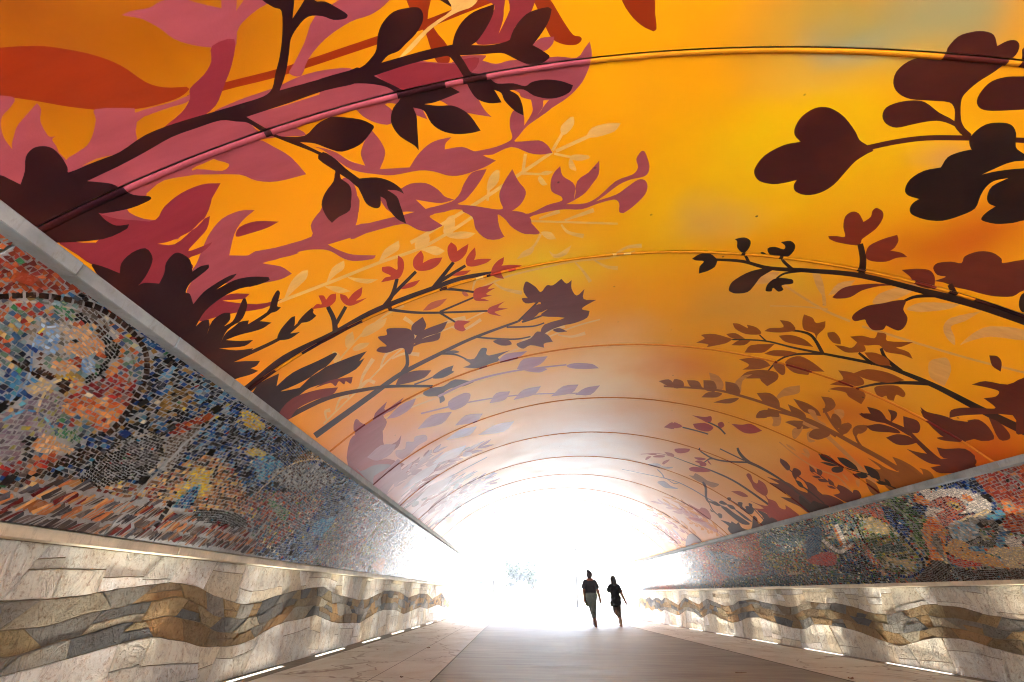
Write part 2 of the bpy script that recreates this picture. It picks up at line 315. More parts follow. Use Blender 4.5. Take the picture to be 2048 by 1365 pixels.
~Z5 D3 12,8 1310,800 1400,810 1550,815 1640,800
~Z5 D3 12,8 1110,900 1200,905 1270,935
~Z5 D2 32,20,14 200,1280 450,1160 700,1105 850,1090 1070,1090
~Z5 D3 14,8 1570,710 1660,620 1700,580
~Z5 D3 12,8 1590,715 1700,680 1780,640
~Z5 D3 10,8 1500,745 1650,740 1720,720
Z5 F 800,755 870,750 930,755 960,790 960,830 950,880 930,905 900,870 870,870 800,895 740,885 760,860 800,855 760,820 750,800 800,790
Z5 F 945,770 950,730 1010,685c 1030,740 990,790 965,790
Z5 F 950,840 1000,770 1155,710c 1120,770 1030,800 980,830
Z5 F 950,860 990,820 1115,775c 1100,820 1000,840
Z5 F 1650,600 1600,540 1605,490 1620,478 1670,510 1700,540 1735,500 1770,500 1820,462c 1850,490 1880,470c 1880,520 1910,560 1955,522c 1950,580 2025,585c 1960,620 1940,640 1985,650c 1970,690 1900,720 1830,735 1760,760 1700,790 1720,730 1840,690 1700,680 1740,640 1690,660 1700,600
Z5 F 1590,575 1650,580 1660,600 1610,605
Z5 F 1590,700 1650,630 1700,610 1690,660 1640,700
Z5 F 1560,840 1640,810 1680,770 1740,790 1770,830c 1720,840 1720,865c 1640,850 1600,870 1570,860
Z5 F 1420,825 1500,815 1530,845 1470,852
Z5 F 1770,760 1810,750 1855,770c 1800,775
Z5 F 850,1085c 880,1030 960,1000 1060,997c 1020,1040 930,1070
Z5 G 1250,930 1310,930 1350,870 1385,870 1380,900 1400,910 1520,880c 1450,920 1460,940 1400,960 1340,985 1245,980c 1290,960
Z5 G 1140,890 1190,880 1225,890 1180,900
Z5 G 1010,1130 1060,1100 1130,1090 1200,1050 1310,1065c 1250,1090 1180,1100 1130,1130 1140,1170 1110,1190c 1100,1150 1040,1150
Z5 G 1070,1030 1130,990 1190,968c 1180,1000 1195,1005 1130,1040 1070,1045
~Z5 G 10,6 960,1080 1040,1050 1100,1020
Z5 D2 20,1120 60,1070 170,1015c 155,1090c 250,1010 400,940 495,893 508,905 440,980 330,1050 250,1090 180,1120 290,1100c 400,1000 560,930 683,885c 640,940 670,925c 620,990 480,1060 350,1100 280,1150 200,1220 170,1260 0,1150
Z5 M 170,1250 250,1160 400,1110 515,1097c 480,1140 380,1170 280,1220 220,1290
Z5 M 380,1100 470,1055 600,1035c 590,1075 560,1060 550,1080 520,1060 500,1090 470,1070
Z5 V 605,1340 620,1280 660,1310 720,1300 730,1250 800,1180c 790,1230 900,1155c 850,1220 780,1260 800,1300 760,1365 640,1400
Z5 V2 1450,940c 1500,900 1620,885c 1560,930 1480,950
Z5 V2 1560,990c 1600,930 1740,915c 1700,960 1620,990
Z5 V2 1600,1000c 1700,980 1740,990c 1690,1010
Z5 V2 1850,970 1900,955 2000,960 2040,985c 1960,990 1880,985
~Z5 V2 14,8 1100,1150 1300,1060 1550,1000 1850,965
Z5 V2 800,1280c 880,1200 970,1160c 940,1220 860,1270
Z5 V2 1160,1180 1250,1130 1290,1140 1260,1200 1180,1230
Z5 V2 1400,1190c 1440,1130 1520,1120c 1490,1170
Z5 V2 1540,1170c 1600,1110 1700,1090c 1660,1140
Z5 V2 1760,1150c 1830,1090 1920,1080c 1880,1130
Z5 V2 1900,1140c 1960,1100 2046,1085c 1990,1140
~Z5 V2 10,6 1000,1250 1300,1180 1600,1140 1950,1130
Z5 V2 980,1340c 1060,1260 1180,1240c 1120,1310
Z5 V2 1200,1320c 1260,1260 1360,1250c 1320,1300
Z9 V 0,90 60,40 150,-40 190,30 200,120 270,100 300,60c 280,130 180,200 230,200 320,230c 220,320 130,355 -10,245
Z9 V 40,200 100,260 130,350 60,300 0,250
Z9 V2 150,340 280,200 300,260 340,300 250,350 200,420 140,380
Z9 V2 270,150 320,140 330,100 370,100 380,70 440,60 450,90 400,120 340,180 300,200 270,180
Z9 V2 100,190c 180,120 270,115c 240,170 160,210
Z9 G2 0,215 60,270 130,240 190,230 240,240 140,300 130,350
~Z9 G2 6,5 300,420 500,250 700,130
~Z9 G2 5,4 330,470 560,320 800,190
Z9 V3 480,230c 560,160 680,120c 620,190
Z9 V3 300,380c 400,280 520,220c 460,300
Z9 V3 560,90c 640,30 740,10c 700,60
Z9 V3 750,60c 850,0 960,-20c 900,40
Z9 V3 380,450c 480,350 600,300c 540,380
Z3 B1 1130,850c 1085,820 1060,770 1000,690 940,645 885,627 820,635 750,680 710,740 705,790 740,830c 640,850 530,910 475,980 470,1020 500,1060 580,1078 660,1068 718,1053c 700,1085 710,1120 770,1142 850,1130 930,1085 1000,1010 1060,945 1130,900 1165,880
~Z3 B1 30,30 1120,868 1300,830 1480,808 1700,808 1900,815 2100,825
Z3 B1 1640,700 1640,640 1610,600 1500,590 1380,580 1310,545 1282,490 1300,420 1370,360 1460,335 1575,335 1600,280 1660,215 1740,188 1810,183 1870,205 1890,270c 1950,240 2000,238 2020,270 2000,320 1940,370 1860,430 1780,480 1700,550 1678,600 1678,700 1700,750 1740,790 1690,795 1640,740
Z3 B1 1690,790 1640,740 1560,710 1480,712 1390,730 1300,748 1240,725 1218,680 1240,630 1310,600 1400,588 1470,600 1550,660 1640,710
Z3 B1 2046,448 1950,450 1860,475 1800,530 1770,590 1790,635 1860,650 2046,642 2200,640 2200,440
Z3 B1 2040,400 2036,330 2046,280 2200,280 2200,420
Z3 B2 1740,880 1725,830 1750,780 1820,730 1900,718 1970,730 2000,780 1998,860 2030,890 2060,905 2200,910 2200,935 1990,945 1870,990 1800,1022c 1900,1000 2046,985 2200,985 2200,1290 2046,1290 1980,1305 1880,1310 1800,1290 1800,1270 1830,1240 1880,1208c 1840,1190 1830,1150 1860,1090 1955,1042c 1870,1060 1820,1100 1790,1150 1760,1220 1680,1260 1570,1292 1470,1285 1390,1255 1378,1220 1400,1185 1435,1165c 1370,1145 1350,1110 1380,1050 1460,1000 1560,980c 1600,920 1670,890 1740,875
Z6 K 1640,850 1590,800 1575,740 1620,690 1800,650c 1700,710 1620,740 1640,800
Z6 K 1670,850 1750,780 1850,740 2046,760 2046,820 1850,800 1720,830
Z6 K 1490,950 1560,925 1600,930 1620,1000 1580,1090c 1500,1040
~Z6 K 14,12 1100,740 1660,910 2046,1010
~Z6 K 14,14 570,450 850,630 1030,710
~Z6 K 20,20 880,620 870,540 830,440
Z6 K 800,400c 850,430 880,520 870,560 830,500
Z6 K 1160,600 1200,550 1350,500 1450,490 1350,560 1200,610
Z6 K 1360,640 1450,600 1680,610c 1600,640 1450,655
Z6 K 460,490 530,430 620,420c 570,480
Z6 K 900,560c 960,490 1060,470c 1000,530
~Z6 K 10,8 560,620 750,625 900,640
Z6 M2 902,212c 950,212 1000,215 990,160 1000,100 1040,70 1080,80 1108,130c 1150,100 1160,65 1185,48 1220,70 1220,110 1180,170 1100,230 1090,255 1065,267 960,250 910,230
Z6 M2 1120,320 1140,270 1220,230 1305,205c 1312,240 1290,280 1265,297c 1330,310 1365,335c 1300,340 1240,362 1160,360 1120,340
~Z6 B2 44,34 1095,450 1105,350 1088,258
Z6 M3 1330,410c 1420,403 1490,410 1520,440 1525,480 1510,520 1420,500 1380,450
Z6 M4 1515,400 1540,370 1620,362 1680,370 1700,330 1780,302 1860,308 1915,345 1920,370 2046,350 2200,350 2200,530 2046,530 1980,565 1880,565 1800,550 1730,530 1640,510 1580,485 1520,475c 1590,450 1540,440
Z6 M3 925,570c 980,520 1050,500 1180,490 1290,500 1200,505 1100,530 1030,570 950,578
~Z6 B2 14,20,26,34,60,66 245,350 400,360 560,400 800,415 1100,445 1500,545 1800,620 2046,700 2200,760
Z6 B2 105,345c 150,318 210,315 255,350c 240,390 200,415 145,432c 150,390 175,360 130,355
~Z6 B2 18,16 440,370 410,312
Z6 B2 355,230c 410,220 447,240 440,280 405,312 370,280 370,245
~Z6 B2 20,16 690,405 640,360 630,330
Z6 B2 547,285 590,275 640,290 650,270 625,248c 680,240 708,265 700,300 660,335 600,325 560,320
Z6 B2 505,310 520,305 545,322 520,320
Z6 B2 320,520 340,480 420,430 500,405 600,395 510,450 470,500 430,540 360,548 325,535
~Z6 B2 14,10 760,415 650,430 600,460
Z6 B2 535,525 550,490 600,458 690,465 693,490 630,500 640,525 610,537 580,515 570,535 540,535
~Z6 B2 32,34 1612,495 1650,565
~Z6 B2 14,22 1345,592 1420,565 1560,560
Z6 M4 1355,590 1340,640 1365,690 1350,740 1310,765 1240,735c 1220,760 1160,760 1125,720 1115,700 1060,710 1040,690 1060,660 1130,620 1220,605 1290,590
Z6 B2 2046,545 2020,580 2018,630 2046,660 2200,660 2200,545
~Z6 B2 8,10,14,20,30,46,56 340,817 530,825 700,865 900,905 1200,965 1350,1015 1550,1100 1800,1230 2046,1350 2200,1420
~Z6 B2 10,7 540,828 500,790
~Z6 B2 22,7 870,900 810,800 740,770 670,765
~Z6 B2 14,8 870,900 700,905 610,940 550,1000
~Z6 B2 20,14 1160,960 1080,895
~Z6 B2 24,18 1330,1005 1240,930 1210,868
~Z6 B2 24,10 1500,1075 1350,1070 1200,1075 1070,1102
Z6 N 130,835c 180,810 160,790 240,785 345,815c 300,840 190,862c 200,845
Z6 N 305,785c 360,780 415,812c 370,815 330,805
Z6 N 335,850c 380,822 450,822c 410,850
Z6 N 343,722c 380,725 430,750 425,730c 480,745 510,775 500,788 420,785 360,755
Z6 N 412,893c 450,850 590,842c 530,890 470,895
Z6 N 528,768c 560,750 640,745 618,703c 680,715 710,762 640,775 580,775
Z6 N 528,900c 580,880 660,882 720,895c 650,915 580,912
Z6 N 612,795c 680,790 760,815 815,860c 740,850 650,830
Z6 N 760,670c 810,690 830,720 885,710c 880,750 840,790 830,825c 820,780 760,760 750,710
Z6 N 897,777c 940,775 970,810 975,845c 930,835 900,800
Z6 N 940,850c 990,855 1040,865 1075,830c 1110,850 1118,885 1060,893 1000,890
Z6 N 1030,800c 1100,795 1170,810 1190,775c 1240,785 1245,825 1400,832c 1330,860 1300,865 1370,890 1395,930c 1330,905 1240,890 1200,850 1100,850
Z6 N 1113,893c 1180,895 1250,930 1265,970c 1200,965 1150,940
Z6 N 380,933c 450,925 530,940 565,970c 500,990 400,993c 440,965
Z6 N 580,955 640,960 650,1010 630,1025 590,990
Z6 N 385,1040c 430,1005 520,995 600,1010 605,1050 545,1090c 510,1060 500,1045 430,1045
Z6 N 648,960 680,925 740,915 810,950 880,1005c 800,1005 785,1025c 700,1010
Z6 N 960,997c 1040,1010 1100,1045 1108,1080 1040,1090 910,1080c 960,1060 990,1045
Z6 N 1048,1015c 1130,990 1250,1010 1350,1055c 1250,1070 1130,1050
Z6 N 905,1107c 960,1095 1080,1105 1120,1145 1095,1195c 1060,1175 1020,1150 1000,1125
Z6 N 1170,1100 1230,1085 1310,1090 1352,1130 1340,1155 1300,1140 1285,1175c 1250,1165 1240,1145 1200,1157
Z6 B3 1843,910c 1890,915 1915,950 1910,1005c 1860,970
Z6 B3 1740,1080c 1820,1060 1950,1080 2046,1040 2200,1030 2200,1300 2046,1365 2000,1365 1980,1260 1700,1260 1610,1275c 1620,1230 1700,1215 1830,1220 1880,1215 1810,1160c 1880,1150 1900,1120 1840,1100
Z6 B3 1440,1210c 1480,1240 1600,1270 1700,1330 1750,1400 1600,1400 1480,1300
Z6 B3 1715,1290c 1780,1285 1840,1330 1870,1400 1760,1400
Z6 B3 1840,1275c 1900,1300 1960,1365 1960,1400 1900,1400
Z6 K2 205,1010c 260,1030 290,1080 270,1120 225,1090
Z6 K2 355,1075 400,1030 460,1020c 400,1060 390,1130
Z6 K2 600,1150 650,1100 735,1085c 730,1130 640,1150 605,1165
Z6 K2 780,1215 830,1220 850,1260 800,1260
Z6 K2 940,1230 990,1230 990,1270 950,1290
~Z6 N2 10,16,24 -60,1090 230,1110 420,1155 640,1230 880,1340 950,1380
Z6 N2 0,1050 50,1060 55,1095 0,1100
Z6 N2 -90,1060c -30,1050 0,1080 -30,1090
Z6 N2 75,1055c 140,1060 165,1100c 100,1095
Z6 N2 172,1055c 230,1060 250,1100 235,1125c 180,1110
Z6 N2 160,1155c 200,1125 280,1130 250,1155
Z6 N2 230,1185c 300,1165 380,1160 330,1190
Z6 N2 300,1062c 360,1075 385,1110 385,1140c 310,1130
Z6 N2 483,1130c 560,1130 610,1170 620,1215c 540,1200
Z6 N2 480,1275c 500,1235 560,1230 615,1240c 610,1275 560,1250 540,1275
Z6 N2 665,1195c 740,1230 770,1260 770,1290c 700,1260
Z6 N2 697,1163c 780,1190 840,1230 860,1265c 760,1240
Z6 N2 860,1150c 920,1160 945,1200 920,1230 870,1245 885,1200
Z6 N2 920,1280 940,1250 975,1280 970,1320 930,1325
Z6 N2 650,1300c 700,1290 790,1300 830,1320 750,1340
Z6 N2 1060,1340 1110,1315 1130,1340 1100,1365 1070,1365
Z6 N2 970,1320 1010,1305 1040,1320 1010,1365 970,1365
~Z6 B3 12,14 1090,1250 1260,1310 1380,1375
Z6 B3 1080,1252c 1150,1250 1240,1280 1260,1310c 1150,1290
Z6 B3 1128,1210c 1200,1230 1235,1270 1240,1290c 1160,1260
Z6 B3 1250,1225c 1300,1240 1300,1270 1270,1300c 1280,1260
Z6 B3 1125,1325c 1200,1310 1300,1340 1320,1365 1200,1350
Z6 B3 1340,1265c 1420,1290 1440,1330 1420,1365 1350,1340
ZA K2 230,30 300,50 320,90 300,160 230,165 240,110 215,60
ZA K2 430,230 450,190 540,170 520,230 470,295 440,290
ZA K2 590,0 660,10 700,100 780,150 740,180 640,80
ZA K2 580,240 630,220 610,290 670,320 600,330
ZA K2 860,0 960,30 950,80 900,100 880,40
~ZA K2 34,44 540,130 700,210 800,280 960,430 1120,590 1275,750
~ZA K3 12,18 300,330 500,490 700,610 900,690 1050,850 1140,900
ZA K3 540,400 580,400 610,450 600,490 560,440
ZA K3 1080,720 1120,720 1115,790 1090,770
ZA K3 940,650 990,690 1010,730 970,700
ZA K3 370,350 430,380 470,420 400,390
ZA K3 600,500c 560,470 520,440 590,460
~ZA N2 26,34,44,50 180,-5 560,90 760,180 960,290 1160,400 1340,500 1520,610
ZA N2 60,80 90,20 180,0 290,40 295,75 210,70 130,85
ZA N2 600,270 640,205 740,195 820,250 760,290 680,305
ZA N2 360,125c 430,110 500,140 540,120 520,190 480,195 465,150
ZA N2 830,100 850,40 900,60 935,120 920,180 880,190
ZA N2 940,250 920,200 1000,130 1040,180 1000,210
~ZA N2 24,26 750,-15 850,150 950,260
ZA N2 1060,260 1050,200 1100,160 1200,160 1190,200 1120,220 1090,270
~ZA N2 22,22 1070,240 1100,320 1160,400
ZA N3 1200,490c 1300,540 1400,600 1520,640c 1500,560 1455,480c 1560,520 1680,590 1770,665c 1760,620 1730,595c 1820,620 1880,690 1850,780 1600,900 1400,800 1230,600c 1340,605
ZA N3 1180,700c 1240,730 1300,780 1330,880 1250,860 1200,780
~ZA B3 20,30,44,70 1330,60 1430,130 1600,210 1720,330 1900,500 2000,560
ZA B3 1110,40c 1250,45 1400,100 1420,130c 1280,100 1180,90
ZA B3 1240,0 1320,20 1345,75 1290,50
ZA B3 1410,0c 1490,20 1500,60 1440,130 1440,60
ZA B3 1185,165c 1300,150 1420,170 1530,225c 1400,230 1250,215
ZA B3 1565,70c 1640,90 1720,140 1725,200 1680,240 1600,200 1600,120
ZA B3 1390,285c 1500,250 1620,270 1710,335c 1620,360 1500,355
ZA B3 1600,400c 1700,430 1850,460 1900,500 2046,500 2300,500 2300,560 1900,560 1780,520
ZA B3 1910,385c 2000,400 2200,400 2300,500 1980,495
ZA B3 1740,0 1800,60 1900,80 2046,100 2300,150 2300,300 2046,250 1920,190 1800,110
ZA B3 1910,285 2046,275 2200,290 2200,330 1980,315
ZA B3 1845,590c 1950,570 2200,540 2300,560 2300,620 1950,650
ZA B3 308,495c 370,530 410,580 405,610 380,620 310,540
~ZA B3 8,14 340,520 400,610 560,730 760,890
ZA B3 430,640 450,595 510,620 522,660 480,690 470,720 440,680
ZA B3 550,730c 620,750 680,800 710,860 800,870 900,910 960,960 850,1000 600,900 590,800
ZA B3 170,685c 300,720 400,750 500,820 600,860 700,960 620,1060 510,990 400,940 310,890c 430,900 300,820 190,740c 300,760
~ZA B3 8,8 610,600 700,660 860,780 1070,930
ZA B3 605,568c 650,600 675,640c 620,630
ZA B3 600,605 650,650 690,670 640,650
ZA B3 680,600c 730,620 740,650 720,680c 690,650
ZA B3 630,675c 700,675 730,700c 680,700
ZA B3 690,705c 760,710 800,740 720,735
ZA B3 795,700c 850,740 865,780c 810,760
ZA B3 785,775c 840,780 880,810 820,800
ZA B3 900,765c 970,790 1040,840 1050,850 1060,820 1110,830 1140,890 1120,910 1000,950 850,870c 920,850 890,800
~ZA B2 10,12 700,450 950,585 1220,665 1350,740 1490,805
ZA B2 700,445c 800,470 900,550 950,600c 850,550 740,510
ZA B2 835,600 880,580 950,590 945,630 890,645 840,630
ZA B2 715,535c 800,540 900,570c 820,575
ZA B2 890,485c 980,500 1080,570 1110,625c 1000,590 920,530
ZA B2 1060,665 1100,648 1170,650 1205,680 1170,700 1090,695
ZA B2 1162,568c 1240,590 1310,640 1335,715c 1240,690 1190,620
ZA B2 1285,735c 1350,730 1400,750 1410,770 1330,765
ZA B2 1372,703c 1420,730 1450,790c 1400,770
ZA B2 510,960 500,880c 560,900 620,950 650,930 700,950 780,970 810,1000 620,1060 540,1000
ZA B2 460,715c 520,740 550,790 545,800 500,780
~ZA B2 14,14 545,790 640,860 760,960
~ZB D4 20,30,34 1150,-20 1170,30 1220,90 1270,130
~ZB D4 30,20,16 1260,125 1400,190 1600,310 1780,450 1900,550
~ZB D4 18,12 1250,128 1050,120 900,90 780,20 760,-20
~ZB D4 12,12 970,-10 1220,110
~ZB D4 18,10 900,90 860,95 810,130
~ZB D4 5,14,22 500,75 700,150 900,220 1150,340 1490,575
ZB T3 1240,260 1260,240 1290,260 1310,320 1350,345 1365,305c 1430,350 1460,420 1450,460 1420,470 1320,400 1290,340
ZB T3 1085,425c 1180,425 1260,475 1200,480
ZB T3 1265,515c 1380,560 1460,570 1460,500c 1540,530 1580,590 1640,610 1640,565c 1720,620 1780,690 1560,735 1400,690 1450,650 1300,600 1420,600
~ZB T3 12,12 1430,460 1475,530
ZB T2 655,190 700,175 800,185 880,220 760,230 670,215
ZB T2 715,120 760,110 830,140 825,165 770,165 760,140
ZB T2 705,80 780,80 830,95 770,110
ZB T2 510,-10 660,-10 640,25 540,35
ZB T2 840,95 885,155 850,130
ZB T4 400,20c 480,35 505,60 490,75 430,50
ZB T4 285,70 330,55 410,60 390,78 300,78
ZB T4 380,140 400,115 460,100 400,150
ZB T4 205,100 230,70 270,70 220,105
ZB T4 230,45c 300,40 330,50c 280,55
~ZB T4 6,6 160,45 350,40 500,75
ZB T4 640,545c 700,580 760,610 780,590 840,610 880,680 870,710 800,690 720,620
ZB T4 650,690 740,700 830,740 700,720
~ZB G2 5,8,12 -30,200 400,290 560,340 700,410 850,500 1040,600
ZB G2 330,330 400,320 470,370 545,400 420,390 380,370
ZB G2 230,150 330,140 390,170 490,180 440,195 380,190
~ZB G2 6,6 420,290 500,345 560,335
~ZB G2 14,10 400,290 380,250 330,200
ZB H 650,260c 700,265 720,240 800,285 850,320 960,350 940,375 890,385 820,350 740,320
~ZB Q 22,26,14 795,330 825,385 830,490 860,540
ZB Q 830,520 890,530 930,530 980,575 930,570 870,540
~ZB Q 10,10 855,530 900,620 980,690
ZB Q 950,650 990,660 990,700 960,690
ZB Q 870,605 900,630 910,640 880,630
ZB Q 1045,490 1080,490 1080,525 1050,510
~ZB Q 8,14 1070,510 1150,560 1200,600
ZB Q 960,540 990,520 1050,560 1000,560
ZB Q 970,715c 1060,740 1080,750 1090,730c 1140,760 1160,740 1200,800 1290,810 1310,680 1350,700 1370,760 1420,700 1350,620 1440,650 1480,700 1500,690 1560,740 1400,785 1110,865 1050,810 1060,780
ZB Q 1150,540 1200,540 1200,580 1240,610 1230,580 1280,580 1320,620 1290,660 1240,640 1180,590
ZB Q 980,580 1040,590 1120,650 1200,700 1280,760 1200,760 1100,690 1020,620
ZB Q 1040,560 1100,570 1130,610 1080,600
ZB Q 1110,600 1180,640 1260,700 1300,740 1220,700
ZB Q 1265,545 1300,560 1295,590 1270,575
~ZB Q 8,10 1290,580 1350,640 1420,720
ZB Q2 640,880 700,860 790,940 690,960 620,990
Z6 T2 105,1260c 180,1270 215,1265 220,1290 200,1305 160,1285
Z6 T2 110,1310c 180,1305 230,1330 200,1355 130,1340
Z6 T2 335,1310c 400,1315 450,1310 515,1350c 470,1365 420,1365 380,1345
Z6 T2 255,1310 280,1298 295,1320 270,1335
Z6 T2 0,1300 50,1325 0,1335
Z6 T2 -60,1330c -10,1300 0,1340
~Z6 D4 8,10 200,1300 260,1330 300,1370
~Z6 D4 8,8 50,1330 130,1350 200,1370
'''
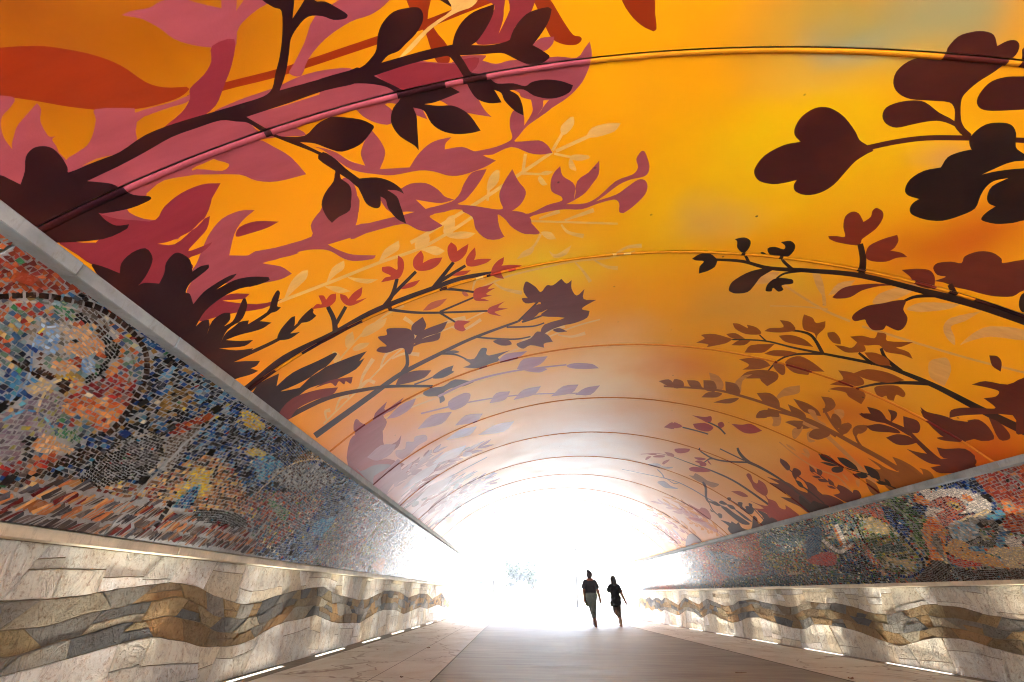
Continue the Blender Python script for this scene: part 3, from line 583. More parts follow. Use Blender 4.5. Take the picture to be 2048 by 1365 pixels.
MOSAIC = '''L Z4 rust 0,110 300,290 560,520 700,680 720,760 640,640 560,570 430,545 250,530 100,535 -300,545 -300,0
L Z4 multi -300,540 0,560 150,550 300,560 450,590 560,610 680,680 780,780 850,870 865,960 850,1050 800,1150 740,1240 680,1320 500,1365 0,1365 -300,1365
L Z4 red -300,600 60,600 300,580 300,600 60,640 -300,650
L Z4 grn 300,620 400,600 430,680 330,690
L Z4 multi2 560,720 700,690 800,780 820,880 740,940 660,860 620,780
L Z4 pearl 200,700 350,690 430,720 420,860 340,920 240,900 150,850
L Z4 lblue 200,760 240,720 320,720 350,780 330,860 260,900 200,870
L Z4 peach 370,760 440,740 520,700 600,760 600,860 540,900 480,920 420,900 360,880 400,820
L Z4 grybr 430,620 500,600 600,650 650,690 640,740 590,780 540,700 470,680
L Z4 blk 415,690 470,640 530,700 470,710
L Z4 blk 560,730 640,780 700,860 695,940 640,1010 570,1060 480,1055 540,1000 600,930 605,840
L Z4 brn 540,680 600,690 605,790 570,790
L Z4 lblue 460,940 520,920 560,960 540,1000 480,1000
L Z4 peach 300,940 380,930 470,980 400,1000 320,990
L Z4 blue 0,980 100,960 200,1020 190,1130 100,1200 0,1230 -300,1240 -300,980
L Z4 dblue 100,880 190,820 220,940 150,960
L Z4 blk 0,1180 80,1140 100,1180 20,1220
L Z4 dbrn 40,935 110,940 250,1010 330,1030 300,1060 200,1040 60,960
L Z4 brn 205,890 245,900 260,980 320,1010 300,1030 220,990
L Z4 cream 140,1120 220,1030 300,1060 220,1140
L Z4 dbrn 310,1030 400,1060 380,1120 320,1090
L Z4 yel 350,1010 430,1020 440,1050 380,1050
L Z4 lav -300,1260 0,1240 150,1180 250,1120 330,1130 390,1180 330,1300 250,1365 0,1400 -300,1400
L Z4 red 400,1160 500,1060 740,1020 800,1080 760,1180 560,1150
L Z4 orn 350,1230 480,1150 720,1180 690,1300 600,1310 480,1260
L Z4 orn 640,940 690,930 660,1020 600,1020
L Z4 dbrn ~36 -300,600 0,560 150,550 300,560 450,590 560,620 680,690 780,780 840,870 855,960 840,1050 790,1150 735,1240 680,1310 620,1370
L Z4 cream ~16 205,1250 240,1150 300,1070 360,1040
L Z4 sky ~16 0,1290 120,1230 220,1240 300,1320 330,1365
L Z4 lblue ~14 40,1180 120,1100 170,1010 180,900 200,800 260,740 330,735
L Z4 pearl ~14 -300,640 0,600 150,590 300,600 430,640 560,690 680,790 760,890 780,970 740,1070
L Z4 gold 930,1160 1000,1110 1120,1100 1090,1200 1010,1230 960,1290
L Z4 yel 1395,1230 1470,1240 1540,1300 1540,1340 1440,1330
L Z4 rust 1010,1320 1100,1280 1220,1250 1120,1365 1000,1365
L Z7 lav -300,60 0,60 120,30 130,140 60,240 -300,260
L Z7 grn 260,20 420,20 480,100 380,90
L Z7 peach 180,110 260,50 400,120 420,160 260,160
L Z7 red -300,240 0,230 130,210 300,170 380,190 300,260 150,290 -300,300
L Z7 dbrn -300,400 60,330 500,120 580,150 560,200 300,260 120,350 -300,440
L Z7 sand -300,420 0,380 200,300 420,300 700,330 850,330 1000,250 1180,180 1330,230 1400,330 1440,420 1430,660 1000,520 600,460 0,440
L Z7 blk 440,330 600,160 740,60 880,30 960,80 960,200 840,300 720,320 600,360
L Z7 grydot 740,130 880,90 920,200 820,230 700,220
L Z7 grybr 980,60 1190,0 1010,230 960,260
L Z7 rust 990,30 1080,0 1100,30 1010,60
L Z7 ornmix 1000,420 1100,260 1160,180 1250,210 1330,260 1380,330 1340,450 1250,500 1130,480
L Z7 yel 1130,250 1220,280 1180,420 1000,430 1080,340
L Z7 blue 1120,360 1170,350 1110,470 960,580 1000,480
L Z7 sky 1480,200 1600,180 1660,260 1600,330 1500,300
L Z7 yel 1420,160 1500,130 1560,170 1500,180
L Z7 gold 1700,230 1760,170 1880,150 1900,200 1800,210 1720,260
L Z7 pearl ~12 560,250 640,160 740,90 880,50 950,110 940,210 860,280
L Z7 cream ~8 1450,520 1500,400 1600,300 1720,220 1860,200 1960,260
L Z7 grypale 1580,280 1750,220 1920,260 1930,350 1700,380
L Z7 rustmix 1440,420 1700,380 1900,400 1800,560 1600,700 1440,700
L Z7 grn 1560,430 1680,500 1640,560
L Z7 sky 1850,560 1960,540 1880,640 1820,620
L Z7 shard -300,380 0,400 300,320 520,340 600,400 740,430 840,430 1000,480 1430,590 1430,800 0,640 -300,640
L Z7 shardlow -300,470 0,490 400,560 800,600 1430,720 1430,820 0,680 -300,660
L Z7 blk 1130,490 1400,520 1430,600 1150,560
L Z7 blk ~30 1000,440 900,600
L Z9 rustmix 0,500 60,600 140,640 100,830 40,820
L Z9 greengold 60,740 180,560 290,480 200,700 120,760
L Z9 peach2 120,820 200,780 180,860
R ZR dblue 620,480 660,400 900,350 1160,270 1300,480 1350,560 1400,640 1380,720 600,640
R ZR rust 1160,280 1592,160 2200,0 2200,760 1592,800 1400,740 1420,620 1330,480 1230,400
R ZR red 1350,240 1500,220 1592,380 1500,430 1420,330
R ZR orn 1400,500 1592,560 1592,640 1440,600
R ZR white 640,400 800,400 1000,390 1200,450 1300,530 1300,580 1200,600 1000,630 900,650 700,640 720,560 690,470
R ZR orn 590,450 700,480 740,540 640,540
R ZR orn 1020,440 1100,460 1150,510 1060,500
R ZR redhd 730,540 830,470 980,470 1070,560 1040,610 960,650 940,700 870,740 800,640
R ZR white 740,570 860,570 830,620 760,600
R ZR yel 890,520 960,510 1030,560 1030,600 950,570
R ZR blk 930,535 990,540 1000,570 950,565
R ZR redhd 930,650 1100,630 1250,590 1180,650 1000,680
R ZR cream 1000,690 1200,600 1300,580 1230,680 1050,730
R ZR grey 1040,680 1250,640 1400,680 1300,700 1100,730
R ZR sky 1250,660 1380,590 1420,640 1370,690
R ZR bluwht 900,730 1000,690 1180,720 1180,820 1060,890 960,850
R ZR dgrey 1060,890 1180,830 1200,740 1340,700 1390,800 1370,880 1250,940 1150,920
R ZR multi2 1200,760 1300,740 1320,830 1230,870
R ZR green 320,520 480,480 640,620 740,740 740,1000 640,900 560,760 400,600
R ZR dblue 320,560 420,600 560,780 520,860 400,740 320,640
R ZR orn 660,780 740,640 860,740 880,880 880,1000 780,1090 700,1090 740,980
R ZR grey 760,840 800,800 860,950 820,1000
R ZR yelorn 880,960 940,860 1060,880 1150,960 1300,1000 1400,1060 1430,1120 1250,1090 1100,1060
R ZR red2 880,980 960,1090 1100,1110 1230,1090 1100,1050 960,1030
R ZR sky 1100,920 1260,930 1250,970 1120,960
R ZR cream 1240,960 1400,920 2200,900 2200,1080 1460,1120 1380,1020
R ZR white 1400,820 1592,830 1592,930 1420,900
R ZR sky 1340,880 1420,740 1440,820 1400,930
R ZR dkbr 690,1120 800,1040 940,1110 1250,1130 2200,1110 2200,1260 600,1260 660,1180
R ZR olive 60,640 200,640 400,740 520,860 620,980 640,1100 560,1170 400,1160 280,1050 150,880
R ZR creamy 130,660 260,680 380,780 280,810 160,760
R ZR dteal 220,920 480,900 520,960 260,970
R ZR creamy 300,1020 400,1080 560,1120 600,1060 480,1040
R ZR blk ~16 40,660 80,740 130,860 240,990
R ZR dblue ~26 400,720 520,860 620,970 680,1060 670,1140 560,1200 420,1180
R ZR bluebk 0,830 60,880 120,960 240,1100 400,1180 400,1260 0,1275
R ZR peach 130,1000 200,1080 170,1070
R ZR peach 290,1130 350,1170 310,1190
R Z8 teal 780,620 860,600 860,720 830,800 780,780
R Z8 red2 780,790 880,740 950,760 940,820 850,820
R Z8 white ~24 950,580 1000,700 980,750
R Z8 white ~20 870,670 970,740 1050,690
R Z8 orn ~16 940,600 1000,720 1060,700
R Z8 bluebk 960,780 1080,700 1120,760 1200,850 1120,880 980,860
R Z8 cream 650,880 730,860 760,900 690,905
R Z8 blugr 490,690 700,600 800,560 790,620 700,720 620,760 560,740
R Z8 greengold 500,740 620,760 760,820 640,850 560,820
R Z8 rustfar 200,710 480,620 500,700 520,800 400,850 350,950 300,900
R Z8 skymix 180,740 340,760 480,830 420,900 300,880
R Z8 rustfar 390,800 440,790 520,840 440,900 380,860
R Z8 blugr 300,900 500,880 1100,870 1100,910 300,960
'''
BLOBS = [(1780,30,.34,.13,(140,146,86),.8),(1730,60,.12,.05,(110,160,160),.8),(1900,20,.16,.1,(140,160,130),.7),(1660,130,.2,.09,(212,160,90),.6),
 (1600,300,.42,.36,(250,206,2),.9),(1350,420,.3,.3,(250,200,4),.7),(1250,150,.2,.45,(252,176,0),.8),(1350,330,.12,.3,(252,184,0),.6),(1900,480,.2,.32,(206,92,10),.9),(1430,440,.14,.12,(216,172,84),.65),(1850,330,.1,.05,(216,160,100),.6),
 (1100,540,.25,.22,(244,204,30),.85),(700,300,.5,.3,(246,156,2),.7),(60,60,.7,.35,(146,68,0),.95),(1500,620,.3,.3,(218,160,60),.8),(1560,560,.2,.1,(226,180,30),.7),(1350,720,.25,.2,(230,130,60),.7),(1750,760,.2,.25,(214,160,60),.6),  # deep orange at the near left: lens corner darkening put into the paint
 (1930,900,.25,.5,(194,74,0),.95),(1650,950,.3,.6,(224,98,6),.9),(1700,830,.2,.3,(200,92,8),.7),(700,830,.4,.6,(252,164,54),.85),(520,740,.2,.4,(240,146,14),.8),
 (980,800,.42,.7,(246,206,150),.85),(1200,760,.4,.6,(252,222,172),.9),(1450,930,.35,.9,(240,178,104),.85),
 (1150,900,.9,1.4,(232,232,236),.95),(1400,1040,.5,1.5,(226,190,176),.85),(800,950,.35,1.0,(214,164,166),.8),(850,1000,.55,1.6,(216,196,212),.95),(1130,1010,1.35,3.2,(232,238,248),1)]  # palest far blobs: sheen and glow of the bright mouth put into colour
LED = 0.23
HAZE = 0.0013

Y_NEAR, Y_FAR = JY0-4*JDY, JY0+13*JDY
JOINTS = [JY0+JDY*k for k in range(-4, 14)]
def spring_t(zz, side):
    c = zz-CZ; return side*math.acos(c)
T_L, T_R = spring_t(.410, -1), spring_t(.407, 1)
# ------------------------------------------------------------------ mural
PAL = dict(O=(150, 44, 6), P=(166, 77, 88), R=(144, 44, 58), D=(40, 6, 16), D2=(42, 16, 24), D3=(56, 44, 52), D4=(58, 42, 48),
           C=(244, 194, 104), C2=(248, 204, 130), T=(196, 62, 42), T5=(205, 100, 66), F=(98, 46, 52), G=(88, 78, 88), G2=(132, 128, 140),
           M=(120, 38, 42), V=(160, 92, 104), V2=(184, 148, 164), V3=(206, 196, 212), V4=(206, 150, 140), B1=(66, 17, 18), B2=(30, 7, 10), B3=(96, 32, 22),
           M2=(126, 38, 22), M3=(112, 34, 26), M4=(96, 30, 20), N=(152, 76, 14), N2=(146, 78, 26), N3=(150, 82, 18), K=(228, 170, 90),
           K2=(216, 146, 76), K3=(226, 150, 74), T2=(172, 44, 48), T3=(168, 64, 48), T4=(190, 104, 92), H=(172, 124, 92), Q=(70, 52, 60), Q2=(110, 96, 110))
def load_mural():
    shapes = []
    for ln in MURAL.strip().split('\n'):
        if ln[0] == '#': continue
        st = ln[0] == '~'; tk = ln.lstrip('~').split()
        z, key = tk[0], tk[1]
        if st:
            ws = [float(v)/ZONE[z][2] for v in tk[2].split(',')]; P, _ = zone_pts(z, tk[3:]); Q = ribbon(P, ws)
        else:
            P, cor = zone_pts(z, tk[2:]); Q = smooth_closed(P, cor, 3)
        ty = meet_arch(Q); shapes.append((key, np.c_[t2s(ty[:, 0]), ty[:, 1]]))
    # the mural goes on where the photograph cannot see it: behind the camera and at the washed-out far end
    n_traced = len(shapes); r = random.Random(3)
    def leafy(s, y, ang, L, key, k):
        P = [np.array([s, y])]; a = ang
        for i in range(6): a += r.uniform(-.25, .25); P.append(P[-1]+np.array([math.cos(a), math.sin(a)])*L/6)
        P = np.array(P); shapes.append((key, ribbon(P, [L*.035, L*.012], 3)))
        for i in range(1, 7):
            for sd in (-1, 1):
                b = a0 = math.atan2(*(P[i]-P[i-1])[::-1])+sd*r.uniform(.5, 1.0); l = L*r.uniform(.13, .22)*k
                u = np.array([math.cos(b), math.sin(b)]); v = np.array([-u[1], u[0]])
                lf = np.array([P[i], P[i]+u*l*.35+v*l*.2, P[i]+u*l*.7+v*l*.2, P[i]+u*l*1.1, P[i]+u*l*.7-v*l*.18, P[i]+u*l*.3-v*l*.16])
                shapes.append((key, smooth_closed(lf, [1, 0, 0, 1, 0, 0], 3)))
    sL, sR = float(t2s(T_L)), float(t2s(T_R))
    for i in range(26):
        y = r.uniform(Y_NEAR+.2, -.1); side = r.choice((-1, 1)); s0 = sL if side < 0 else sR
        leafy(s0, y, (0 if side < 0 else math.pi)+r.uniform(-.5, .5), r.uniform(.5, 1.1), r.choice(('P', 'D', 'R', 'B3', 'C', 'M2')), 1)
    for i in range(26):
        y = r.uniform(4.2, Y_FAR-.1); side = r.choice((-1, 1)); s0 = sL if side < 0 else sR
        leafy(s0, y, (.15 if side < 0 else math.pi-.15)+r.uniform(-.5, .5), r.uniform(.35, .9), r.choice(('V2', 'V3', 'V2', 'T4', 'G2', 'K3')), .9)
    for i in range(22):
        y = r.uniform(2.0, 3.9); leafy(sL, y, r.uniform(-.1, .75), r.uniform(.25, .55), r.choice(('V', 'V2', 'V2', 'G2', 'V')), 1.2)
    for i in range(12):
        y = r.uniform(3.7, 4.9); leafy(sR, y, math.pi-r.uniform(-.1, .75), r.uniform(.25, .5), r.choice(('T4', 'T4', 'K3', 'V4', 'T3')), 1.2)
    return shapes[n_traced:]+shapes[:n_traced]
SHAPES = load_mural()
def paint_key(q):
    k = np.full(len(q), -1)
    for i, (key, P) in enumerate(SHAPES):
        lo, hi = P.min(0), P.max(0)
        idx = np.where((q[:, 0] >= lo[0]) & (q[:, 0] <= hi[0]) & (q[:, 1] >= lo[1]) & (q[:, 1] <= hi[1]))[0]
        if len(idx): m = inside(P, q[idx]); k[idx[m]] = i
    return k
KCOL = np.array([(*lin(PAL[k]), 1) for k, _ in SHAPES]+[(0, 0, 0, 0)])      # last = bare ground colour (alpha 0)
def mural_mat(nm='mural_paint', VR=.42, sp=.4):
    t = NT(nm, VR, sp, coat=.0)
    uv = t.n('UVMap', uv_map='unroll').outputs[0]
    wob = t.n('TexNoise', {'Vector': uv, 'Scale': 2.2, 'Detail': 3.0, 'Roughness': .5}).outputs['Color']
    w2 = t.n('VectorMath', {0: t.n('VectorMath', {0: wob, 1: (.5, .5, .5)}, operation='SUBTRACT').outputs[0], 1: (.35, .35, 0)}, operation='MULTIPLY').outputs[0]
    p = t.n('VectorMath', {0: uv, 1: w2}, operation='ADD').outputs[0]
    col = t.rgb((246, 166, 2))
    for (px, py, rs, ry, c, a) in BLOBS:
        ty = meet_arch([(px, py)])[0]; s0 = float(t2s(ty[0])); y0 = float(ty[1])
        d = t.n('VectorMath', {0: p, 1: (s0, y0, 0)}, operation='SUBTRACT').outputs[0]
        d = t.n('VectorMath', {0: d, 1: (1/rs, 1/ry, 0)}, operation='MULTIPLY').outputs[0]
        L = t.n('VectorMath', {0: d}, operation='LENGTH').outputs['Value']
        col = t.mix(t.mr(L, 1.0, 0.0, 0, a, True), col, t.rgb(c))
    # darker brush band low on the vault where the painters stopped at the ledge: none, that is shade
    mott = t.noise(uv, 9, 6, .6)
    col = t.mix(t.mr(mott, .4, .7, 0, .10), col, t.rgb((236, 140, 10)))
    at = t.n('VertexColor', layer_name='paint')
    br = t.noise(t.scl(uv, 3, 14, 1), 3, 5, .6)
    lc = t.mix(t.mr(br, .35, .75, 0, .5), at.outputs[0], t.mix(1.0, at.outputs[0], (.62, .5, .5, 1), 'MULTIPLY'))
    lc = t.mix(t.mr(t.noise(uv, 5, 3), .45, .75, 0, .12), lc, (.5, .1, .03, 1))
    col = t.mix(at.outputs[1], col, lc)
    # pits and drips
    vo = t.n('TexVoronoi', {'Vector': uv, 'Scale': 11.0}, feature='F1')
    spot = t.math('MULTIPLY', t.mr(vo.outputs['Distance'], .028, .045, 1, 0), t.mr(t.noise(uv, 1.6, 3), .42, .58, 0, 1))
    col = t.mix(t.math('MULTIPLY', spot, .85), col, (.03, .015, .01, 1))
    t.col(col)
    g = t.noise(uv, 160, 3, .6); gg = t.noise(uv, 6, 4, .6)
    t.bump(t.math('ADD', t.math('MULTIPLY', g, .25), gg), .12, .03)
    t.l(t.mr(t.noise(uv, 7, 5), .3, .7, VR-.05, VR+.08), t.b.inputs['Roughness'])
    return t.m
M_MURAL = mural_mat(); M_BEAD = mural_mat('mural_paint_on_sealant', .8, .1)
M_DARK = plain('shadow_gap_concrete', (60, 56, 52), .9)
M_CONC = plain('board_concrete', (150, 146, 138), .85, bump=.3)
def build_vault():
    sL, sR = float(t2s(T_L)), float(t2s(T_R)); root = empty('mural_vault', W(CX, Y_NEAR, floor_z(Y_NEAR)),
        'arched tunnel ceiling painted with orange sunset, pink and maroon leafy branches', 'vault')
    ri = root.matrix_world.copy(); off = Vector(W(CX, Y_NEAR, floor_z(Y_NEAR)))
    def loc(p): return (p[0]-off[0], p[1]-off[1], p[2]-off[2])
    V = []; E = []
    def addpoly(P):
        b = len(V)
        for p in P: V.append((float(p[0]), float(p[1])))
        n = len(P); E.extend((b+i, b+(i+1) % n) for i in range(n))
    for _, P in SHAPES:
        if P[:, 0].max() < sL or P[:, 0].min() > sR or P[:, 1].max() < Y_NEAR or P[:, 1].min() > Y_FAR: continue
        Q = P.copy(); Q[:, 1] = np.clip(Q[:, 1], Y_NEAR-.5, Y_FAR+.5); addpoly(Q)
    G = .0058
    ss = np.linspace(sL, sR, 73)
    for s in ss: b = len(V); V.extend([(float(s), Y_NEAR-.6), (float(s), Y_FAR+.6)]); E.append((b, b+1))
    ylines = []
    for y in JOINTS: ylines += [y-G, y+G]
    for y in ylines+[Y_NEAR-.6, Y_FAR+.6]: b = len(V); V.extend([(sL-.6, y), (sR+.6, y)]); E.append((b, b+1))
    co, ed, fa, _, _, _ = delaunay_2d_cdt([Vector(v) for v in V], E, [], 0, 1e-6)
    co = np.array([(v[0], v[1]) for v in co]); fa = np.array([f for f in fa if len(f) == 3])
    cen = co[fa].mean(1); ok = (cen[:, 0] > sL) & (cen[:, 0] < sR)
    fa, cen = fa[ok], cen[ok]; key = paint_key(cen)
    pan = np.searchsorted(JOINTS, cen[:, 1])-1
    JA = np.array(JOINTS); gap = np.abs(cen[:, 1][:, None]-JA[None, :]).min(1) < G
    print('vault tris', len(fa))
    def pt(s, y, r=0): x, z = arch(float(s2t(s)), r); return W(x, y, z)
    def nrm(s):
        t = float(s2t(s)); nx, nz = math.sin(t)/EA, math.cos(t); l = math.hypot(nx, nz); return (-nx/l, 0, -nz/l)
    for k in range(len(JOINTS)-1):
        f = fa[(pan == k) & ~gap]; kk = key[(pan == k) & ~gap]
        use, inv = np.unique(f, return_inverse=True); f = inv.reshape(f.shape)
        tri = co[use][f]; ar = (tri[:, 1, 0]-tri[:, 0, 0])*(tri[:, 2, 1]-tri[:, 0, 1])-(tri[:, 1, 1]-tri[:, 0, 1])*(tri[:, 2, 0]-tri[:, 0, 0])
        f = np.where((ar > 0)[:, None], f[:, ::-1], f)      # inward facing
        vs = [loc(pt(*co[i])) for i in use]; nv = len(vs); norms = [nrm(co[i][0]) for i in use]
        cols = [KCOL[i] for i in kk]; fl = [tuple(q) for q in f]
        # panel edge thickness (both ends), same paint
        for yy, sg in ((JOINTS[k]+G, 1), (JOINTS[k+1]-G, -1)):
            e = [i for i in range(len(use)) if abs(co[use[i]][1]-yy) < 1e-5]; e.sort(key=lambda i: co[use[i]][0])
            b = len(vs)
            for i in e: s_ = co[use[i]][0]; vs.append(loc(pt(s_, yy, 0))); vs.append(loc(pt(s_, yy, -.012))); norms += [(0, -sg, 0)]*2
            mid = np.array([[(co[use[e[i]]][0]+co[use[e[i+1]]][0])/2, yy+sg*1e-4] for i in range(len(e)-1)]); pk = paint_key(mid)
            for i in range(len(e)-1):
                q = (b+2*i, b+2*i+2, b+2*i+3, b+2*i+1); fl.append(q if sg > 0 else q[::-1]); cols.append(KCOL[pk[i]])
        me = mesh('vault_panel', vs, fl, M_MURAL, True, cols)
        uvl = me.uv_layers.new(name='unroll')
        s_all = np.array([co[i] for i in use]); 
        sv = np.empty((len(vs), 2)); sv[:nv] = s_all
        P3 = np.array(vs)+np.array(off)[None]; xx = P3[nv:, 0]/S-CX; zz = P3[nv:, 2]/S-EYE-CZ
        sv[nv:, 0] = t2s(np.arctan2(xx/EA, zz)); sv[nv:, 1] = P3[nv:, 1]/S
        li = np.empty(len(me.loops), np.int32); me.loops.foreach_get('vertex_index', li)
        uvl.data.foreach_set('uv', sv[li].astype(np.float32).ravel())
        me.normals_split_custom_set([norms[i] for i in li])
        put('vault_panel', me, root)
    # painted beads that close the joints
    rb = .0050
    for k, yj in enumerate(JOINTS[1:-1]):
        ns = 240; sv = np.linspace(sL, sR, ns+1); mid = np.c_[(sv[1:]+sv[:-1])/2, np.full(ns, yj)]; pk = paint_key(mid)
        vs = []; cols = []; fl = []; m = 7; uvs = []
        for s in sv:
            jit = random.uniform(-.0006, .0006)
            for j in range(m):
                a = math.pi*j/(m-1); vs.append(loc(pt(s, yj+.0024-math.cos(a)*rb, math.sin(a)*(rb*.62+jit)-.0012))); uvs.append((s, yj))
        for i in range(ns):
            for j in range(m-1):
                fl.append((i*m+j, i*m+j+1, (i+1)*m+j+1, (i+1)*m+j)); cols.append(((*(KCOL[pk[i]][:3]*.8), 1) if pk[i] >= 0 else (*lin((196, 124, 14)), 1)) if yj < 1.2 else ((*lin((206, 120, 40)), 1) if pk[i] < 0 else (*lin((104, 30, 30)), 1)))
        me = mesh('joint_bead', vs, fl, M_BEAD, True, cols); uvl = me.uv_layers.new(name='unroll')
        li = np.empty(len(me.loops), np.int32); me.loops.foreach_get('vertex_index', li)
        uvl.data.foreach_set('uv', np.array(uvs)[li].astype(np.float32).ravel()); put('joint_bead', me, root)
    # concrete shell behind the panels, down to the footing on both sides
    ts = [spring_t(-.27, -1)+(spring_t(-.27, 1)-spring_t(-.27, -1))*i/60 for i in range(61)]
    vs = []; fl = []
    for t in ts:
        for y in (Y_NEAR, Y_FAR):
            for r in (-.014, -.12):
                x, z = arch(t, r)
                if z < .10: x += math.copysign(.075*min(1, (.10-z)/.05), x-CX)
                vs.append(loc(W(x, y, z)))
    for i in range(60):
        a, b = i*4, i*4+4
        fl += [(a, b, b+2, a+2), (a+1, a+3, b+3, b+1), (a, a+1, b+1, b), (a+2, b+2, b+3, a+3)]
    put('concrete_shell', mesh('concrete_shell', vs, fl, M_CONC), root)
    return root
vault = build_vault()
# ------------------------------------------------------------------ mosaic walls
SW = dict(
 rust=[(150,62,40),(176,84,48),(122,40,34),(196,104,56),(140,50,44)], orn=[(214,120,60),(224,150,84),(196,92,48),(232,172,104)],
 red=[(170,48,42),(136,34,36),(186,88,56),(110,30,34),(206,134,84),(120,100,96)], multi=[(186,92,58),(150,54,44),(214,180,120),(110,144,120),(60,96,132),(170,144,84),(96,124,120),(70,84,100),(120,150,160),(196,112,64)],
 multi2=[(150,150,90),(200,120,60),(80,120,110),(190,190,150),(60,80,130),(170,60,50),(120,110,100)],
 grn=[(60,130,90),(90,150,110),(150,170,120),(50,100,80)], pearl=[(168,160,142),(140,134,120),(190,182,160),(110,110,104)],
 lblue=[(140,180,220),(170,200,230),(110,150,200)], peach=[(226,176,120),(214,150,96),(232,190,140)], peach2=[(214,150,110),(226,170,130)],
 grybr=[(104,92,82),(84,74,66),(120,110,98)], blk=[(18,18,22),(26,26,30),(36,34,36)], brn=[(90,52,34),(70,40,28)], dbrn=[(52,34,28),(44,28,24),(66,46,34)],
 blue=[(44,86,140),(60,120,160),(30,50,100),(80,150,170),(24,30,50)], dblue=[(24,52,110),(34,66,140),(20,30,60),(60,100,150),(16,18,28),(16,20,34)],
 cream=[(232,212,160),(222,196,140),(212,186,150)], creamy=[(210,180,130),(190,170,120),(160,150,110)], yel=[(226,190,60),(220,204,90),(200,160,50)],
 lav=[(130,112,128),(110,104,116),(150,136,150),(150,150,90),(96,86,100)], gold=[(140,108,54),(116,92,56),(168,130,70),(60,52,44)],
 grydot=[(90,86,88),(60,56,62),(110,104,104),(40,36,44)], sky=[(80,150,190),(110,180,200),(60,120,170),(90,110,140)],
 grypale=[(150,160,160),(110,120,130),(180,186,180),(90,70,60)], rustmix=[(160,92,76),(110,84,86),(80,96,118),(60,74,88),(180,130,108),(130,66,58),(96,120,140),(120,126,120)],
 shard=[(214,160,100),(196,128,80),(116,34,36),(90,78,74),(110,98,92),(170,108,72),(70,64,68),(84,84,92)], sand=[(206,160,108),(186,130,84),(214,184,120),(110,86,66),(60,52,50),(44,44,52),(150,110,84),(130,56,50),(120,116,108)], ornmix=[(206,150,96),(190,126,76),(120,88,64),(60,50,48),(206,180,110),(150,110,80),(40,40,46)], shardlow=[(96,84,78),(112,100,96),(78,70,70),(110,44,42),(150,108,80),(70,72,80)], greengold=[(130,140,80),(90,110,90),(170,160,80),(60,80,90),(180,110,70)],
 white=[(228,222,208),(214,208,196),(236,232,220)], redhd=[(120,28,30),(196,90,64),(90,26,28),(210,120,80)], red2=[(206,60,36),(220,90,50),(170,36,34)],
 bluwht=[(200,206,206),(110,160,190),(170,190,196),(190,170,150)], dgrey=[(70,74,66),(96,98,84),(50,52,48),(30,30,30)], grey=[(120,116,108),(96,94,90),(140,134,124)],
 green=[(60,100,60),(90,126,70),(140,160,100),(50,80,50),(40,60,44),(110,30,34)], yelorn=[(222,170,90),(232,190,110),(210,140,60)], dkbr=[(70,44,36),(56,36,32),(90,60,50),(84,70,66),(44,30,30)],
 olive=[(100,110,60),(150,156,70),(60,90,60),(120,110,80),(70,80,60),(170,150,90)], dteal=[(60,90,90),(80,104,96),(50,70,76)], bluebk=[(16,18,26),(30,60,120),(26,30,44),(90,110,130),(20,24,34)],
 teal=[(40,90,130),(60,120,150),(30,50,90)], blugr=[(80,120,140),(60,90,110),(110,120,110),(90,100,70),(50,70,90)], rustfar=[(200,110,80),(180,90,70),(150,100,90),(120,100,100)],
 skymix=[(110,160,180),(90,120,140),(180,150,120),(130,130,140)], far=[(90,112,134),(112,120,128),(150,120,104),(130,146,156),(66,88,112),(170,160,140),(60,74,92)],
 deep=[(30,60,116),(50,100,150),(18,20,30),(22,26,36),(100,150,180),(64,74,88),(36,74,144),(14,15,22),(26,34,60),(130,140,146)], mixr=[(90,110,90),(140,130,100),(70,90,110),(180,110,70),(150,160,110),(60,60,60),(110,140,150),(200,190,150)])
SMALL = {'pearl', 'peach', 'lblue', 'blk', 'brn', 'grybr', 'cream', 'yel', 'grn', 'grydot', 'redhd', 'lav', 'dkbr', 'yelorn', 'red2', 'white', 'dgrey', 'teal'}
FLECK = [(226, 216, 186), (204, 186, 70), (44, 124, 156), (22, 22, 28), (204, 92, 50), (60, 120, 76), (160, 180, 190), (140, 40, 40)]
FLECKY = {'mixr', 'rustfar', 'blugr', 'skymix', 'greengold', 'far', 'olive', 'rustmix', 'bluebk', 'multi2'}
def tile_mat():
    t = NT('glazed_tile', .16, .5); at = t.n('VertexColor', layer_name='paint')
    p = t.pos(); c = t.mix(t.mr(t.noise(p, 45, 4), .3, .7, 0, .25), at.outputs[0], t.mix(1.0, at.outputs[0], (.5, .5, .5, 1), 'MULTIPLY'))
    t.col(c); t.l(t.mr(t.noise(p, 20, 2), .3, .7, .1, .34), t.b.inputs['Roughness']); t.bump(t.noise(p, 60, 2), .25, .004); return t.m
M_TILE = tile_mat()
M_GROUT = plain('grout', (140, 143, 144), .9, .3, .2, 30, .4)
M_LEDGE = None
def ledge_mat(name, c):
    t = NT(name, .62, .4); p = t.pos()
    a = t.mix(t.mr(t.noise(p, 3, 6, .65), .3, .7), t.rgb(tuple(v*.82 for v in c)), t.rgb(tuple(min(255, v*1.08) for v in c)))
    a = t.mix(t.mr(t.noise(t.scl(p, 1, 1, .3), 25, 5, .7), .55, .7, 0, .35), a, t.rgb((96, 84, 66)))
    t.col(a); t.bump(t.noise(p, 60, 5, .7), .3, .006); return t.m
M_LEDGE = ledge_mat('grey_limestone_ledge', (140, 150, 154)); M_COPE = ledge_mat('beige_limestone_coping', (206, 196, 172))
